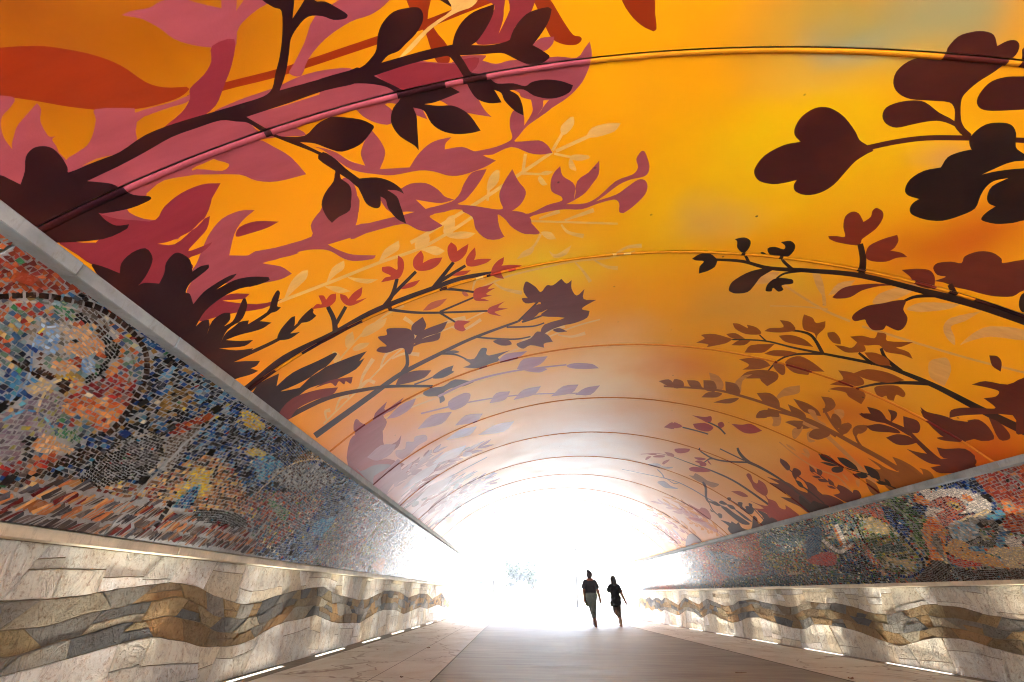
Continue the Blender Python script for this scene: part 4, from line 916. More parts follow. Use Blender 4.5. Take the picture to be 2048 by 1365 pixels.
def mosaic_regions(tag_):
    out = []
    for ln in MOSAIC.strip().split('\n'):
        tk = ln.split()
        if tk[0] != tag_: continue
        if tk[3][0] == '~':
            w = float(tk[3][1:])/ZONE[tk[1]][2]; P, _ = zone_pts(tk[1], tk[4:]); Q = ribbon(P, [w, w], 6)
            m = len(Q)//2; ctr = meet_arch((Q[:m]+Q[m:][::-1])/2); ty = meet_arch(Q); out.append((tk[2], np.c_[t2s(ty[:, 0]), ty[:, 1]], np.c_[t2s(ctr[:, 0]), ctr[:, 1]]))
        else:
            P, c = zone_pts(tk[1], tk[3:]); ty = meet_arch(smooth_closed(P, [False]*len(P), 3)); out.append((tk[2], np.c_[t2s(ty[:, 0]), ty[:, 1]], None))
    return out
def wob(u, v, k, ph):
    return (np.sin(u*k+ph+1.7*np.sin(v*k*.8+ph))+.5*np.sin(v*k*1.9+ph*2.1+u*k*.7))/1.5
def mosaic_wall(side):
    zb, zt = ((.090, .400) if side < 0 else (.072, .400)); s0, s1 = sorted((float(t2s(spring_t(zb, side))), float(t2s(spring_t(zt, side)))))
    regs = mosaic_regions('L' if side < 0 else 'R'); names = list(SW)
    off = Vector(W(arch(spring_t(zb, side))[0], Y_NEAR, zb))
    root = empty('mosaic_wall', off, 'mosaic tile mural with a figure in a ring, deep blues and orange shards, under the left ledge' if side < 0 else
                 'mosaic tile mural with a white and red fish head and green ground, under the right ledge', 'mosaic wall', 'mosaic bands either side')
    def reg(q):
        r = np.full(len(q), -1); st = np.zeros(len(q), bool)
        for i, (nm, P, c) in enumerate(regs):
            m = inside(P, q); r[m] = names.index(nm); st[m] = c is not None
        return r, st
    quads = []; cols = []
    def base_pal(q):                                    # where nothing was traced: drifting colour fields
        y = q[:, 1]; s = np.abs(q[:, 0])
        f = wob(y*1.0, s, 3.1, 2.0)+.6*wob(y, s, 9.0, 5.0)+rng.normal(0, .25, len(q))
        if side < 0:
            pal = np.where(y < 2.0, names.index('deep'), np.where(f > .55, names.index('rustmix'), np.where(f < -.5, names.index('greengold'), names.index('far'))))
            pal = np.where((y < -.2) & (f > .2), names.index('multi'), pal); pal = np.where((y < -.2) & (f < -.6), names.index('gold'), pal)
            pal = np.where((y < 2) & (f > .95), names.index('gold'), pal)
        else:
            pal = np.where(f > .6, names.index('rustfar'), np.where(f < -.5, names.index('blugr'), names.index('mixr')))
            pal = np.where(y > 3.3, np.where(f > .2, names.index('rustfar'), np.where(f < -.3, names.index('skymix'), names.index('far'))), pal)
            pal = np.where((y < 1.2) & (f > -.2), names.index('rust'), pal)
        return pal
    def grid(h, wmin, wmax, shear, jit, keep, amp, k, gap):
        nrow = int((s1-s0)/h)+8
        for r_ in range(-4, nrow):
            v0 = s0+r_*h; n = int((Y_FAR-Y_NEAR)/((wmin+wmax)/2)); w = rng.uniform(wmin, wmax, n); y = Y_NEAR-.1+np.cumsum(w)
            sh = shear*(r_ % 2*2-1)*0+shear
            hh = h*rng.uniform(.86, 1.0, n)
            cs = np.stack([np.c_[np.full(n, v0), y-w], np.c_[np.full(n, v0), y], np.c_[v0+hh, y+sh], np.c_[v0+hh, y-w+sh]], 1)   # n,4,2 (s,y)
            cs = cs+rng.normal(0, jit, cs.shape)*np.array([h, wmax])
            d1 = wob(cs[..., 1], cs[..., 0], k, .3)*amp; d2 = wob(cs[..., 1], cs[..., 0], k*1.2, 4.1)*amp
            cs[..., 0] += d1; cs[..., 1] += d2; ce = cs.mean(1)
            ok = (ce[:, 0] > s0+h*.08) & (ce[:, 0] < s1-h*.2) & (ce[:, 1] > Y_NEAR+.004) & (ce[:, 1] < Y_FAR-.004)
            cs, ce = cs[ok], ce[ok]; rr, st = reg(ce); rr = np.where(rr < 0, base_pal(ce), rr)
            kp = keep(rr) & ~st; cs, ce, rr = cs[kp], ce[kp], rr[kp]
            cs = ce[:, None]+(cs-ce[:, None])*(1-gap*rng.uniform(.8, 1.3, len(cs)))[:, None, None]; emit(cs, rr)
    def emit(cs, rr):
        for q, r_ in zip(cs, rr):
            p = SW[names[r_]]; c = lin(p[random.randrange(len(p))] if random.random() > (.24 if names[r_] in FLECKY else .03) else FLECK[random.randrange(len(FLECK))]); j = random.uniform(.5, .98) if side < 0 else random.uniform(.65, 1.15)
            quads.append(q); cols.append((min(1, c[0]*j), min(1, c[1]*j), min(1, c[2]*j), 1))
    SH = [names.index('shard'), names.index('shardlow')]; SM = [names.index(a) for a in SMALL]
    grid(*((.0078, .0058, .0122) if side < 0 else (.0098, .0066, .0150)), 0, .12, lambda r: ~np.isin(r, SH+SM), .022, 7, .12)
    grid(.0062, .0052, .0090, 0, .14, lambda r: np.isin(r, SM), .03, 11, .2)
    grid(.023, .006, .0125, .016, .16, lambda r: np.isin(r, SH), .012, 5, .13)
    big = []                                             # bigger dark squares scattered through the blue ground
    for _ in range(520 if side < 0 else 260):
        y = random.uniform(Y_NEAR+.03, Y_FAR*.6); s = random.uniform(s0+.02, s1-.02); q = np.array([[s, y]]); r_, st = reg(q)
        if r_[0] >= 0 and names[r_[0]] not in ('dblue', 'deep', 'blue', 'bluebk', 'rust'): continue
        if r_[0] < 0 and names[base_pal(q)[0]] not in ('deep', 'mixr'): continue
        w_, h_, a_ = random.uniform(.007, .011), random.uniform(.006, .009), random.uniform(-.3, .3); ca, sa = math.cos(a_), math.sin(a_)
        emit([np.array([[s+u*sa*w_+v*ca*h_, y+u*ca*w_-v*sa*h_] for u, v in ((-1, -1), (1, -1), (1, 1), (-1, 1))])], [names.index('rust' if r_[0] >= 0 and names[r_[0]] == 'rust' else 'blk' if random.random() < .7 else 'dblue')]); big.append(len(quads)-1)
    for nm, P, c in regs:                               # rows of square tiles that follow the traced rings and stems
        if c is None: continue
        d = np.concatenate([[0], np.cumsum(np.linalg.norm(np.diff(c, axis=0), axis=1))]); n = max(1, int(d[-1]/.0135))
        m = len(P)//2; A, B = P[:m], P[m:][::-1]
        for i in range(n):
            u0, u1 = (i+.08)*d[-1]/n, (i+.92)*d[-1]/n
            f = lambda L, u: np.array([np.interp(u, d, L[:, 0]), np.interp(u, d, L[:, 1])])
            q = np.array([f(A, u0), f(A, u1), f(B, u1), f(B, u0)])
            if s0 < q[:, 0].mean() < s1: emit([q*.92+q.mean(0)*.08], [names.index(nm)])
    quads = np.array(quads); cols = np.array(cols); ce = quads.mean(1); N = len(quads); print('tiles', side, N)
    quads[..., 0] = np.clip(quads[..., 0], s0, s1)
    # keep tiles whole on one side of a joint
    tilt = rng.normal(0, .05, (N, 2)); h = (quads-ce[:, None]); lift = .0032+np.isin(np.arange(N), big)[:, None]*.0012+(h*tilt[:, None]).sum(2)*1.0
    T = s2t(quads[..., 0]); X = EA*np.sin(T); Z = np.cos(T); nx = X/EA**2; nz = Z; L = np.hypot(nx, nz)
    PX = S*(CX+X-nx/L*lift); PY = S*quads[..., 1]; PZ = S*(CZ+Z-nz/L*lift+EYE)
    pan = np.searchsorted(JOINTS, ce[:, 1])-1; JA = np.array(JOINTS); near = np.abs(ce[:, 1][:, None]-JA).min(1) < .0042
    for k in range(len(JOINTS)-1):
        m = np.where((pan == k) & ~near)[0]; vs = np.stack([PX[m], PY[m], PZ[m]], 2).reshape(-1, 3)-np.array(off)
        fl = np.arange(len(m)*4).reshape(-1, 4)[:, ::(-1 if True else 1)]; cc = list(cols[m]); vs = list(map(tuple, vs)); fl = [tuple(f) for f in fl]; mi = [0]*len(fl)
        ns = 14; b = len(vs); g = .0022
        for i in range(ns+1):
            s = s0+(s1-s0)*i/ns
            for yy, r_ in ((JOINTS[k]+g, -.006), (JOINTS[k]+g, .0018), (JOINTS[k+1]-g, .0018), (JOINTS[k+1]-g, -.006)):
                x, z = arch(float(s2t(s)), r_); p = W(x, yy, z); vs.append((p[0]-off[0], p[1]-off[1], p[2]-off[2]))
        for i in range(ns):
            for j in range(3): a = b+i*4+j; fl.append((a, a+1, a+5, a+4)); cc.append((0, 0, 0, 1)); mi.append(1)
        me = mesh('mosaic_panel', vs, fl, None, False, cc, [M_TILE, M_GROUT], mi); put('mosaic_panel', me, root)
    # backing behind the gaps
    vs = []; fl = []
    for i in range(15):
        s = s0+(s1-s0)*i/14
        for yy in (Y_NEAR, Y_FAR): x, z = arch(float(s2t(s)), -.0075); p = W(x, yy, z); vs.append((p[0]-off[0], p[1]-off[1], p[2]-off[2]))
    for i in range(14): fl.append((2*i, 2*i+1, 2*i+3, 2*i+2))
    put('backing_board', mesh('backing_board', vs, fl, M_DARK), root)
for side in (-1, 1): mosaic_wall(side)
# ------------------------------------------------------------------ ledges under the painted vault
def prism(vs, fl, ring0, ring1):
    b = len(vs); n = len(ring0); vs += ring0+ring1
    for i in range(n): j = (i+1) % n; fl.append((b+i, b+j, b+n+j, b+n+i))
    fl.append(tuple(b+i for i in range(n))[::-1]); fl.append(tuple(b+n+i for i in range(n)))
for side in (-1, 1):
    zt, zb2 = (.4075, .385) if side < 0 else (.4075, .3835); t0 = spring_t(zt, side); t1 = spring_t(zb2, side)
    xo, _ = arch(t0, -.006); x1, _ = arch(t1, -.006); xf = arch(t0, .011)[0]
    root = empty('stone_ledge', W(xf, Y_NEAR, zb2), 'thin grey stone ledge between the painted ceiling and the '+('left' if side < 0 else 'right')+' mosaic', 'ledge', 'ledges at the foot of the vault')
    y = Y_NEAR; off = W(xf, Y_NEAR, zb2)
    while y < Y_FAR-.01:
        y2 = min(Y_FAR, y+random.uniform(.17, .23)); g = .0008; j = random.uniform(-.0008, .0008); vs = []; fl = []
        ring = [(xo, zt+.001), (xf+j, zt+.001-.002), (xf+j+side*-.001, zt-.004), (xf+j, zb2+.001), (xf+j+side*.002, zb2), (x1, zb2)]
        r0 = [tuple(np.array(W(a, y+g, b))-off) for a, b in ring]; r1 = [tuple(np.array(W(a, y2-g, b))-off) for a, b in ring]
        if side > 0: r0, r1 = r0[::-1], r1[::-1]
        prism(vs, fl, r0, r1); put('ledge_stone', mesh('ledge_stone', vs, fl, M_LEDGE), root); y = y2
# ------------------------------------------------------------------ stone walls with the wavy slate band
def stone_mat():
    t = NT('split_sandstone', .8, .3); p = t.pos(); at = t.n('VertexColor', layer_name='paint')
    n1 = t.noise(p, 2.6, 8, .68, .6); n2 = t.noise(t.scl(p, 1, 1, .8), 6, 9, .72); n3 = t.noise(p, 26, 6, .7)
    c = t.mix(t.mr(n1, .42, .68, 0, .32), at.outputs[0], t.mix(1.0, at.outputs[0], t.rgb((222, 176, 112)), 'MULTIPLY'))
    c = t.mix(t.mr(n2, .52, .7, 0, .5), c, t.mix(1.0, at.outputs[0], t.rgb((150, 146, 150)), 'MULTIPLY'))
    c = t.mix(t.mr(n3, .54, .66, 0, .6), c, t.mix(1.0, at.outputs[0], t.rgb((176, 140, 100)), 'MULTIPLY'))
    c = t.mix(t.mr(t.noise(t.scl(p, 1, 1.3, .25), 5, 6, .7, 1.2), .49, .51, 0, 1), c, c)
    vein = t.math('ABSOLUTE', t.math('SUBTRACT', t.noise(t.scl(p, 1, 1.3, .8), 2.6, 6, .65, 1.0), .5))
    c = t.mix(t.mr(vein, 0, .010, .3, 0), c, t.rgb((120, 82, 48)))
    t.col(c)
    h = t.math('ADD', t.noise(t.scl(p, 1, 1.3, 1), 7, 10, .74, .5), t.math('MULTIPLY', t.mr(vein, 0, .03), .25))
    h = t.math('ADD', h, t.math('MULTIPLY', t.noise(p, 34, 6, .75), .35)); t.bump(h, 1.0, .075); return t.m
M_STONE = stone_mat()
M_MORTAR = plain('wall_joint', (138, 124, 102), .95, .2, .2, 20)
BT = dict(L=([(0,1202),(79,1201),(113,1197),(189,1188),(249,1176),(320,1168),(337,1165),(360,1167),(390,1173),(431,1193),(453,1201),(489,1210),(516,1206),(548,1193),(600,1180),(632,1175),(648,1174),(668,1188),(687,1193),(717,1201),(734,1199),(769,1182),(782,1182),(800,1185),(816,1196),(838,1188),(854,1188.5),(864,1199),(882,1186),(893,1202)],
 [(0,1353),(110,1325),(205,1296.5),(294,1274),(320,1274),(343,1280),(368,1284),(393,1293),(453,1293.5),(469,1292),(500,1281),(548,1252),(571,1244),(603,1238),(632,1230),(659,1243),(678,1246.8),(720,1246),(753,1224.7),(766,1220),(791,1220),(807,1228.7),(840,1214.5),(854,1218),(876,1210),(889,1216)]),
 R=([(2048,1242),(1972,1230),(1933,1217),(1885,1210),(1849,1209),(1816,1220),(1774,1230.5),(1750,1228),(1698,1211.7),(1666,1206),(1650,1207.7),(1616,1203),(1594,1213),(1581,1215.6),(1543,1207.7),(1531,1206),(1505,1199),(1477,1203),(1466,1211),(1449,1213),(1430,1204.6),(1413,1198),(1397,1209.7),(1369,1195),(1357,1211),(1337,1198.7)],
 [(2048,1312),(1980,1294),(1930,1278.6),(1878,1274.6),(1854,1278.6),(1816,1289),(1797,1292.8),(1775,1285),(1713,1262),(1682,1254),(1650,1249.4),(1628,1248.7),(1611,1259),(1587,1256.5),(1556,1248),(1518,1234.5),(1493,1236),(1477,1244),(1465,1245.5),(1446,1239),(1430,1229.8),(1421,1226),(1403,1236.8),(1391,1225.8),(1372,1220.6),(1358,1231.6),(1336,1223)]))
def stone_wall(side):
    k = 'L' if side < 0 else 'R'; xw = -.885 if side < 0 else 1.735; zc = .068 if side < 0 else .055; cur = []
    for pts in BT[k]:
        P = meet_x(pts, xw); o = np.argsort(P[:, 1]); ya, za = P[o, 1], P[o, 2]
        # carry the wave on beyond what the photograph shows
        yn = np.arange(ya[0]-.3, Y_NEAR-.3, -.25)[::-1]; zn = za[0]+.022*np.sin((yn-ya[0])*7.5); yf = np.arange(ya[-1]+.14, Y_FAR+.3, .14); zf = za[-1]+.02*np.sin((yf-ya[-1])*16)
        cur.append((np.concatenate([yn, ya, yf]), np.concatenate([zn, za, zf])))
    g = np.linspace(Y_NEAR-.1, Y_FAR+.1, 1400)
    def sm(c):
        z = np.interp(g, *c); w = np.hanning(9); w /= w.sum(); return np.convolve(np.pad(z, 4, 'edge'), w, 'valid')
    top, bot = sm(cur[0]), sm(cur[1]); ph = 1.0 if side < 0 else 4.0
    fl_ = np.array([floor_z(v) for v in g])+.001; cap = np.full_like(g, zc)
    n = lambda f, a, p: a*(np.sin(g*f+p)+.6*np.sin(g*f*2.3+p*2)+.35*np.sin(g*f*5.1+p))
    lines = [cap, cap*.45+top*.55+n(3, .008, ph), top+n(40, .0008, 1), top*.67+bot*.33+n(9, .006, ph+1), top*.34+bot*.66+n(8, .006, ph+2), bot+n(30, .0006, 2), bot*.5+fl_*.5+n(4, .007, ph+3), fl_]
    off = np.array(W(xw, Y_NEAR, floor_z(Y_NEAR)))
    root = empty('stone_wall', Vector(off), 'cream sandstone wall with a wavy brown and slate band on the '+('left' if side < 0 else 'right')+' of the path', 'stone wall', 'stone walls along the path')
    parts = {0: ([], [], []), 1: ([], [], [])}
    CREAM = [(238, 238, 230), (244, 244, 238), (232, 230, 218), (248, 247, 242), (236, 234, 224), (240, 236, 220), (236, 228, 206)]
    BAND = [(156, 130, 88), (170, 146, 104), (136, 116, 84), (128, 126, 118), (108, 108, 104), (150, 148, 138), (168, 134, 86), (158, 142, 104), (96, 97, 96), (172, 164, 142), (146, 120, 78), (140, 138, 130)]
    REGS = [(0, lines[0], lines[2]), (1, lines[2], lines[3]), (1, lines[3], lines[4]), (1, lines[4], lines[5]), (0, lines[5], lines[7])]
    for band, hi, lo in REGS:
        y = Y_NEAR; sl = 0.0
        while y < Y_FAR-.005:
            w = random.uniform(.05, .15) if band else random.choice((random.uniform(.06, .12), random.uniform(.12, .26)))
            if y > 3.4: w *= 1.4
            y2 = min(Y_FAR, y+w); sl2 = random.uniform(-.03, .03) if not band else random.uniform(-.03, .04)
            if y2 >= Y_FAR-.02: y2, sl2 = Y_FAR, 0
            if band: cuts = [1.0] if random.random() > .16 else [random.uniform(.4, .6), 1.0]
            else:
                k_ = random.choice((1, 2, 2, 3)); cuts = sorted(random.uniform(.15, .85) for _ in range(k_-1)); cuts = [c_ for i_, c_ in enumerate(cuts) if i_ == 0 or c_-cuts[i_-1] > .15]+[1.0]
            pv = 0; tw0 = 0.0
            for fe in cuts:
                tw1 = 0.0 if fe == 1.0 else random.uniform(-.09, .09)
                m = 7; up = []; dn = []
                for i in range(m):
                    u = i/(m-1); f0 = pv+tw0*(u-.5); f1 = fe+tw1*(u-.5); yt = y+(y2-y)*u+(sl*(1-u)+sl2*u)*(1-2*f0); yb = y+(y2-y)*u+(sl*(1-u)+sl2*u)*(1-2*f1)
                    H, Lw = np.interp(yt, g, hi), np.interp(yb, g, lo); H2, L2 = np.interp(yt, g, lo), np.interp(yb, g, hi)
                    up.append((yt, H+(H2-H)*f0)); dn.append((yb, L2+(Lw-L2)*f1))
                P = np.array(up+dn[::-1]); c = P.mean(0); gap = .0010
                ext = (P.max(0)-P.min(0))/2; Q = c+(P-c)*(1-gap/np.maximum(ext, .006)); R_ = c+(P-c)*(1-(gap+.0014)/np.maximum(ext, .008))
                R_ += rng.normal(0, .0007, R_.shape); d0 = random.uniform(.0015, .0062); tl = random.uniform(-.015, .015)
                V_, F_, K_ = parts[1 if band else 0]; b = len(V_); nn = len(P)
                for q in Q: V_.append(tuple(np.array(W(xw-side*.0002, q[0], q[1]))-off))
                for q in R_: V_.append(tuple(np.array(W(xw-side*(d0+(q[0]-c[0])*tl), q[0], q[1]))-off))
                col = random.choice(BAND if band else CREAM); j = random.uniform(.85, 1.08); col = (*[min(1, v*j) for v in lin(col)], 1)
                od = 1 if side < 0 else -1
                for i in range(nn):
                    j2 = (i+1) % nn; F_.append((b+i, b+j2, b+nn+j2, b+nn+i)[::od]); K_.append(col)
                for i in range(m-1):
                    a0, a1 = b+nn+i, b+nn+i+1; b0, b1 = b+nn+nn-1-i, b+nn+nn-2-i; F_.append((a0, a1, b1, b0)[::od]); K_.append(col)
                pv, tw0 = fe, tw1
            y, sl = y2, sl2
    put('cream_facing', mesh('cream_facing', parts[0][0], parts[0][1], M_STONE, False, parts[0][2]), root)
    put('slate_band', mesh('slate_band', parts[1][0], parts[1][1], M_STONE, False, parts[1][2]), root)
    bm = bmesh.new(); hz = zc+.3; box_bm(bm, Vector(W(xw+side*.03, (Y_NEAR+Y_FAR)/2, (zc-.32)/2))-Vector(off), (S*.06, S*(Y_FAR-Y_NEAR), S*(zc+.32)))
    put('wall_core', bm_mesh('wall_core', bm, M_MORTAR), root)
    # coping
    zt = .089 if side < 0 else .071; xf = -.842 if side < 0 else 1.745-.052; xb = arch(spring_t(zt, side), -.02)[0]; y = Y_NEAR
    cp = empty('stone_coping', W(xf, Y_NEAR, zc), 'beige stone coping on top of the '+('left' if side < 0 else 'right')+' wavy-band wall', 'coping', 'copings over the stone walls')
    o2 = np.array(W(xf, Y_NEAR, zc))
    while y < Y_FAR-.01:
        y2 = min(Y_FAR, y+random.uniform(.2, .26)); g_ = .0007; j = random.uniform(-.001, .001)
        xr = xw+side*.02
        ring = [(xb, zt), (xf+j+side*.0015, zt), (xf+j, zt-.0015), (xf+j, zc+.0015), (xf+j+side*.0015, zc+.0004), (xr, zc+.0004)]
        r0 = [tuple(np.array(W(a, y+g_, b))-o2) for a, b in ring]; r1 = [tuple(np.array(W(a, y2-g_, b))-o2) for a, b in ring]
        if side > 0: r0, r1 = r0[::-1], r1[::-1]
        vs = []; f2 = []; prism(vs, f2, r0, r1); put('coping_stone', mesh('coping_stone', vs, f2, M_COPE), cp); y = y2
for side in (-1, 1): stone_wall(side)
# ------------------------------------------------------------------ floor
def road_mat():
    t = NT('brushed_concrete', .6, .4); p = t.pos()
    st = t.noise(t.scl(p, .22, 3.2, 1), 1.6, 7, .66, .4); s2 = t.noise(t.scl(p, .5, 9, 1), 2.5, 4, .6); m = t.noise(p, .7, 5, .6)
    c = t.mix(t.mr(st, .34, .66), t.rgb((110, 110, 102)), t.rgb((170, 170, 160)))
    c = t.mix(t.mr(s2, .42, .7, 0, .6), c, t.rgb((112, 106, 98))); c = t.mix(t.mr(m, .45, .7, 0, .4), c, t.rgb((186, 182, 176)))
    y = t.n('SeparateXYZ', {0: p}).outputs[1]
    ph = t.math('ABSOLUTE', t.math('SUBTRACT', t.math('FRACT', t.math('DIVIDE', t.math('ADD', y, 60-S*2.7), 60/10.0)), .0))
    ln = t.math('LESS_THAN', ph, .0035)
    c = t.mix(ln, c, t.rgb((64, 52, 46)))
    sp = t.mr(t.noise(p, 30, 2), .70, .76, 0, .5); c = t.mix(sp, c, t.rgb((80, 64, 54)))
    t.col(c); t.l(t.mr(st, .3, .7, .5, .68), t.b.inputs['Roughness']); t.bump(t.math('ADD', t.noise(t.scl(p, 2, 40, 1), 4, 3), t.noise(p, 50, 4)), .25, .006); return t.m
def apron_mat():
    t = NT('tinted_paving', .6, .4); p = t.pos(); sep = t.n('SeparateXYZ', {0: p})
    c = t.mix(t.mr(t.noise(p, 1.1, 7, .62, .5), .3, .7), t.rgb((204, 205, 196)), t.rgb((232, 232, 226)))
    c = t.mix(t.mr(t.noise(t.scl(p, 1, .4, 1), 2.4, 6, .7, .6), .5, .72, 0, .5), c, t.rgb((176, 156, 132)))
    v = t.n('TexVoronoi', {'Vector': t.n('VectorMath', {0: p, 1: t.n('VectorMath', {0: t.noise(p, 1.2, 4, .6, 0, 1), 1: (1.1, 1.1, 0)}, operation='MULTIPLY').outputs[0]}, operation='ADD').outputs[0], 'Scale': .85}, feature='DISTANCE_TO_EDGE')
    c = t.mix(t.mr(v.outputs[0], 0, .016, .75, 0), c, t.rgb((104, 74, 56)))
    c = t.mix(t.mr(t.noise(p, 34, 2), .68, .76, 0, .5), c, t.rgb((110, 84, 66)))
    t.col(c); t.l(t.mr(t.noise(p, 2, 4), .3, .7, .5, .68), t.b.inputs['Roughness']); t.bump(t.noise(p, 40, 5), .25, .006); return t.m
M_ROAD, M_APRON = road_mat(), apron_mat()
def sheet(name, x0, x1, y0, y1, lift, mat, label=None, n=40, kind='structure', parent=None):
    vs = []; fl = []
    for i in range(n+1):
        y = y0+(y1-y0)*i/n; z = floor_z(y)+lift; vs += [W(x0, y, z), W(x1, y, z)]
        if i: b = 2*(i-1); fl.append((b, b+1, b+3, b+2))
    return put(name, mesh(name, vs, fl, mat), parent, kind=kind)
sheet('path', -.262, 1.172, Y_NEAR-.3, 9.5, .0012, M_ROAD)
sheet('pavement', -.457, -.265, Y_NEAR-.3, 9.5, .0026, M_APRON); sheet('pavement', -.80, -.4595, Y_NEAR-.3, 9.5, .0026, M_APRON)
sheet('pavement', 1.175, 1.672, Y_NEAR-.3, 9.5, .0026, M_APRON)
M_GUT = plain('grey_drain_strip', (128, 118, 106), .7, .4, .2, 6, .2)
sheet('drain_strip', -.884, -.8015, Y_NEAR, Y_FAR, .0022, M_GUT); sheet('drain_strip', 1.6735, 1.734, Y_NEAR, Y_FAR, .0022, M_GUT)
sheet('floor_base', -.95, 1.80, Y_NEAR-.3, 9.5, -.0022, M_DARK)
# ground outside, rising past the far mouth
def ground():
    t = NT('sunlit_ground', .9, .2); p = t.pos(); y = t.n('SeparateXYZ', {0: p}).outputs[1]
    pave = t.mix(t.mr(t.noise(p, .6, 6), .3, .7), t.rgb((150, 150, 149)), t.rgb((166, 166, 165)))
    grass = t.mix(t.mr(t.noise(p, .8, 7, .7), .3, .7), t.rgb((84, 88, 60)), t.rgb((106, 106, 76)))
    pave = t.mix(t.math('LESS_THAN', y, 0.0), pave, t.rgb((226, 226, 225)))  # paler unseen ground behind the camera, added to bounce light up to the crown
    t.col(t.mix(t.math('GREATER_THAN', y, 52.0), pave, grass)); t.bump(t.noise(p, 8, 5), .3, .03)
    ys = [-200, Y_NEAR*S-1, 0, 7.3*S, 9.5*S, 25*S, 30*S, 40*S, 500]; r = random.Random(5); vs = []; fl = []
    def gz(y):
        if y < 7.3*S: return S*(floor_z(y/S)+EYE)-.02
        z0 = S*(floor_z(7.3)+EYE)-.02; u = min((y/S-7.3)/17.7, 1); return z0+u*S*.50
    xs = [-300, -120, -40, -8, 0, 10, 40, 120, 300]
    for y in ys:
        for x in xs: vs.append((x, y, gz(y)))
    n = len(xs)
    for i in range(len(ys)-1):
        for j in range(n-1): a = i*n+j; fl.append((a, a+1, a+n+1, a+n))
    put('ground', mesh('ground', vs, fl, t.m), kind='structure'); return gz
gz = ground()
# ------------------------------------------------------------------ recessed floor lights
def emit_mat(name, c, s):
    m = bpy.data.materials.new(name); m.use_nodes = True; n = m.node_tree.nodes; b = n['Principled BSDF']
    b.inputs['Base Color'].default_value = (.8, .8, .8, 1); b.inputs['Emission Color'].default_value = (*lin(c), 1); b.inputs['Emission Strength'].default_value = s; return m
M_GLOW = emit_mat('warm_led_diffuser', (255, 240, 220), .7)
M_STEEL = plain('brushed_steel', (150, 148, 144), .35, .6)
def lamp_proto(side):
    L = S*.36; r = empty('floor_light', (0, 0, 0), '', 'light'); bm = bmesh.new()
    for sx in (-1, 1): box_bm(bm, (sx*.024, 0, .004), (.006, L+.02, .008))
    for sy in (-1, 1): box_bm(bm, (0, sy*(L/2+.005), .004), (.042, .010, .0078))
    put('light_frame', bm_mesh('light_frame', bm, M_STEEL), r)
    bm = bmesh.new(); box_bm(bm, (0, 0, .003), (.040, L-.004, .006)); put('light_diffuser', bm_mesh('light_diffuser', bm, M_GLOW), r)
    la = bpy.data.lights.new('strip_beam', 'AREA'); la.shape = 'RECTANGLE'; la.size = .036; la.size_y = L-.02; la.energy = LED; la.spread = math.radians(38); la.color = (1, .92, .80)
    lo = bpy.data.objects.new('strip_beam', la); C.objects.link(lo); lo.parent = r; lo.location = (0, 0, .012); lo.rotation_euler = (math.pi, math.radians(-3), 0); return r
ORD = ['nearest', 'second', 'third', 'fourth', 'fifth', 'sixth', 'seventh', 'eighth']
proto = None
for side in (-1, 1):
    xl = -.845 if side < 0 else 1.706; ys = [1.83+.68*k for k in range(-5, 8)] if side < 0 else [2.375+.68*k for k in range(-6, 7)]; vis = 0
    for y in ys:
        if y > Y_FAR-.2 or y < Y_NEAR+.2: continue
        if proto is None: proto = lamp_proto(side); o = proto
        else:
            o = proto.copy(); C.objects.link(o)
            for ch in proto.children: c = ch.copy(); C.objects.link(c); c.parent = o
        o.location = W(xl, y, floor_z(y)+.0026); o.rotation_euler = (math.atan(-.007)*(1 if side < 0 else -1), 0, 0 if side < 0 else math.pi)
        sd = 'left' if side < 0 else 'right'
        if (side < 0 and y > 1.5) or (side > 0 and y > 2):
            o['label'] = ORD[vis]+' long white light set in the floor along the '+sd+' stone wall'; vis += 1
        else:
            o['label'] = 'floor light along the '+sd+' stone wall, nearer than the photo shows'
        o['group'] = 'floor lights along the '+sd+' wall'
# ------------------------------------------------------------------ small litter on the floor
M_LEAF = plain('dry_leaf', (110, 76, 48), .8)
for px, py, sz, lb in ((856, 1297, .045, 'curled dry leaf lying on the seam of the left paving'), (803, 1356, .03, 'small dry twig end on the left paving near the path edge'), (1704, 1359, .05, 'dry brown leaf on the right paving beside the path edge')):
    D = sight([(px, py)])[0]; tt = (-.2345+.004)/(D[2]+.007*D[1]); x, y = D[0]*tt, D[1]*tt; bm = bmesh.new(); r = random.Random(px)
    m = 9; top = []
    for i in range(m):
        a = 2*math.pi*i/m; rr = sz*(1 if i % 2 else .6)*r.uniform(.7, 1.2); top.append(bm.verts.new((math.cos(a)*rr, math.sin(a)*rr*.7, .008+r.uniform(0, .02))))
    ce = bm.verts.new((0, 0, .004))
    for i in range(m): bm.faces.new((ce, top[i], top[(i+1) % m]))
    o = put('dry_leaf', bm_mesh('dry_leaf', bm, M_LEAF), None, lb, 'leaf', 'dead leaves on the floor'); o.location = W(x, y, floor_z(y)+.003)
bm = bmesh.new(); px = (1482, 1348)
D = sight([px])[0]; tt = -.2345/(D[2]+.007*D[1]); cone_bm(bm, (-.07, 0, .008), (.08, .01, .008), .004, .002, 6); cone_bm(bm, (0, .003, .008), (.03, .03, .012), .002, .001, 5)
o = put('twig', bm_mesh('twig', bm, M_LEAF), None, 'thin brown twig lying on the concrete path at right', 'twig'); o.location = W(D[0]*tt, D[1]*tt, floor_z(D[1]*tt)+.001)
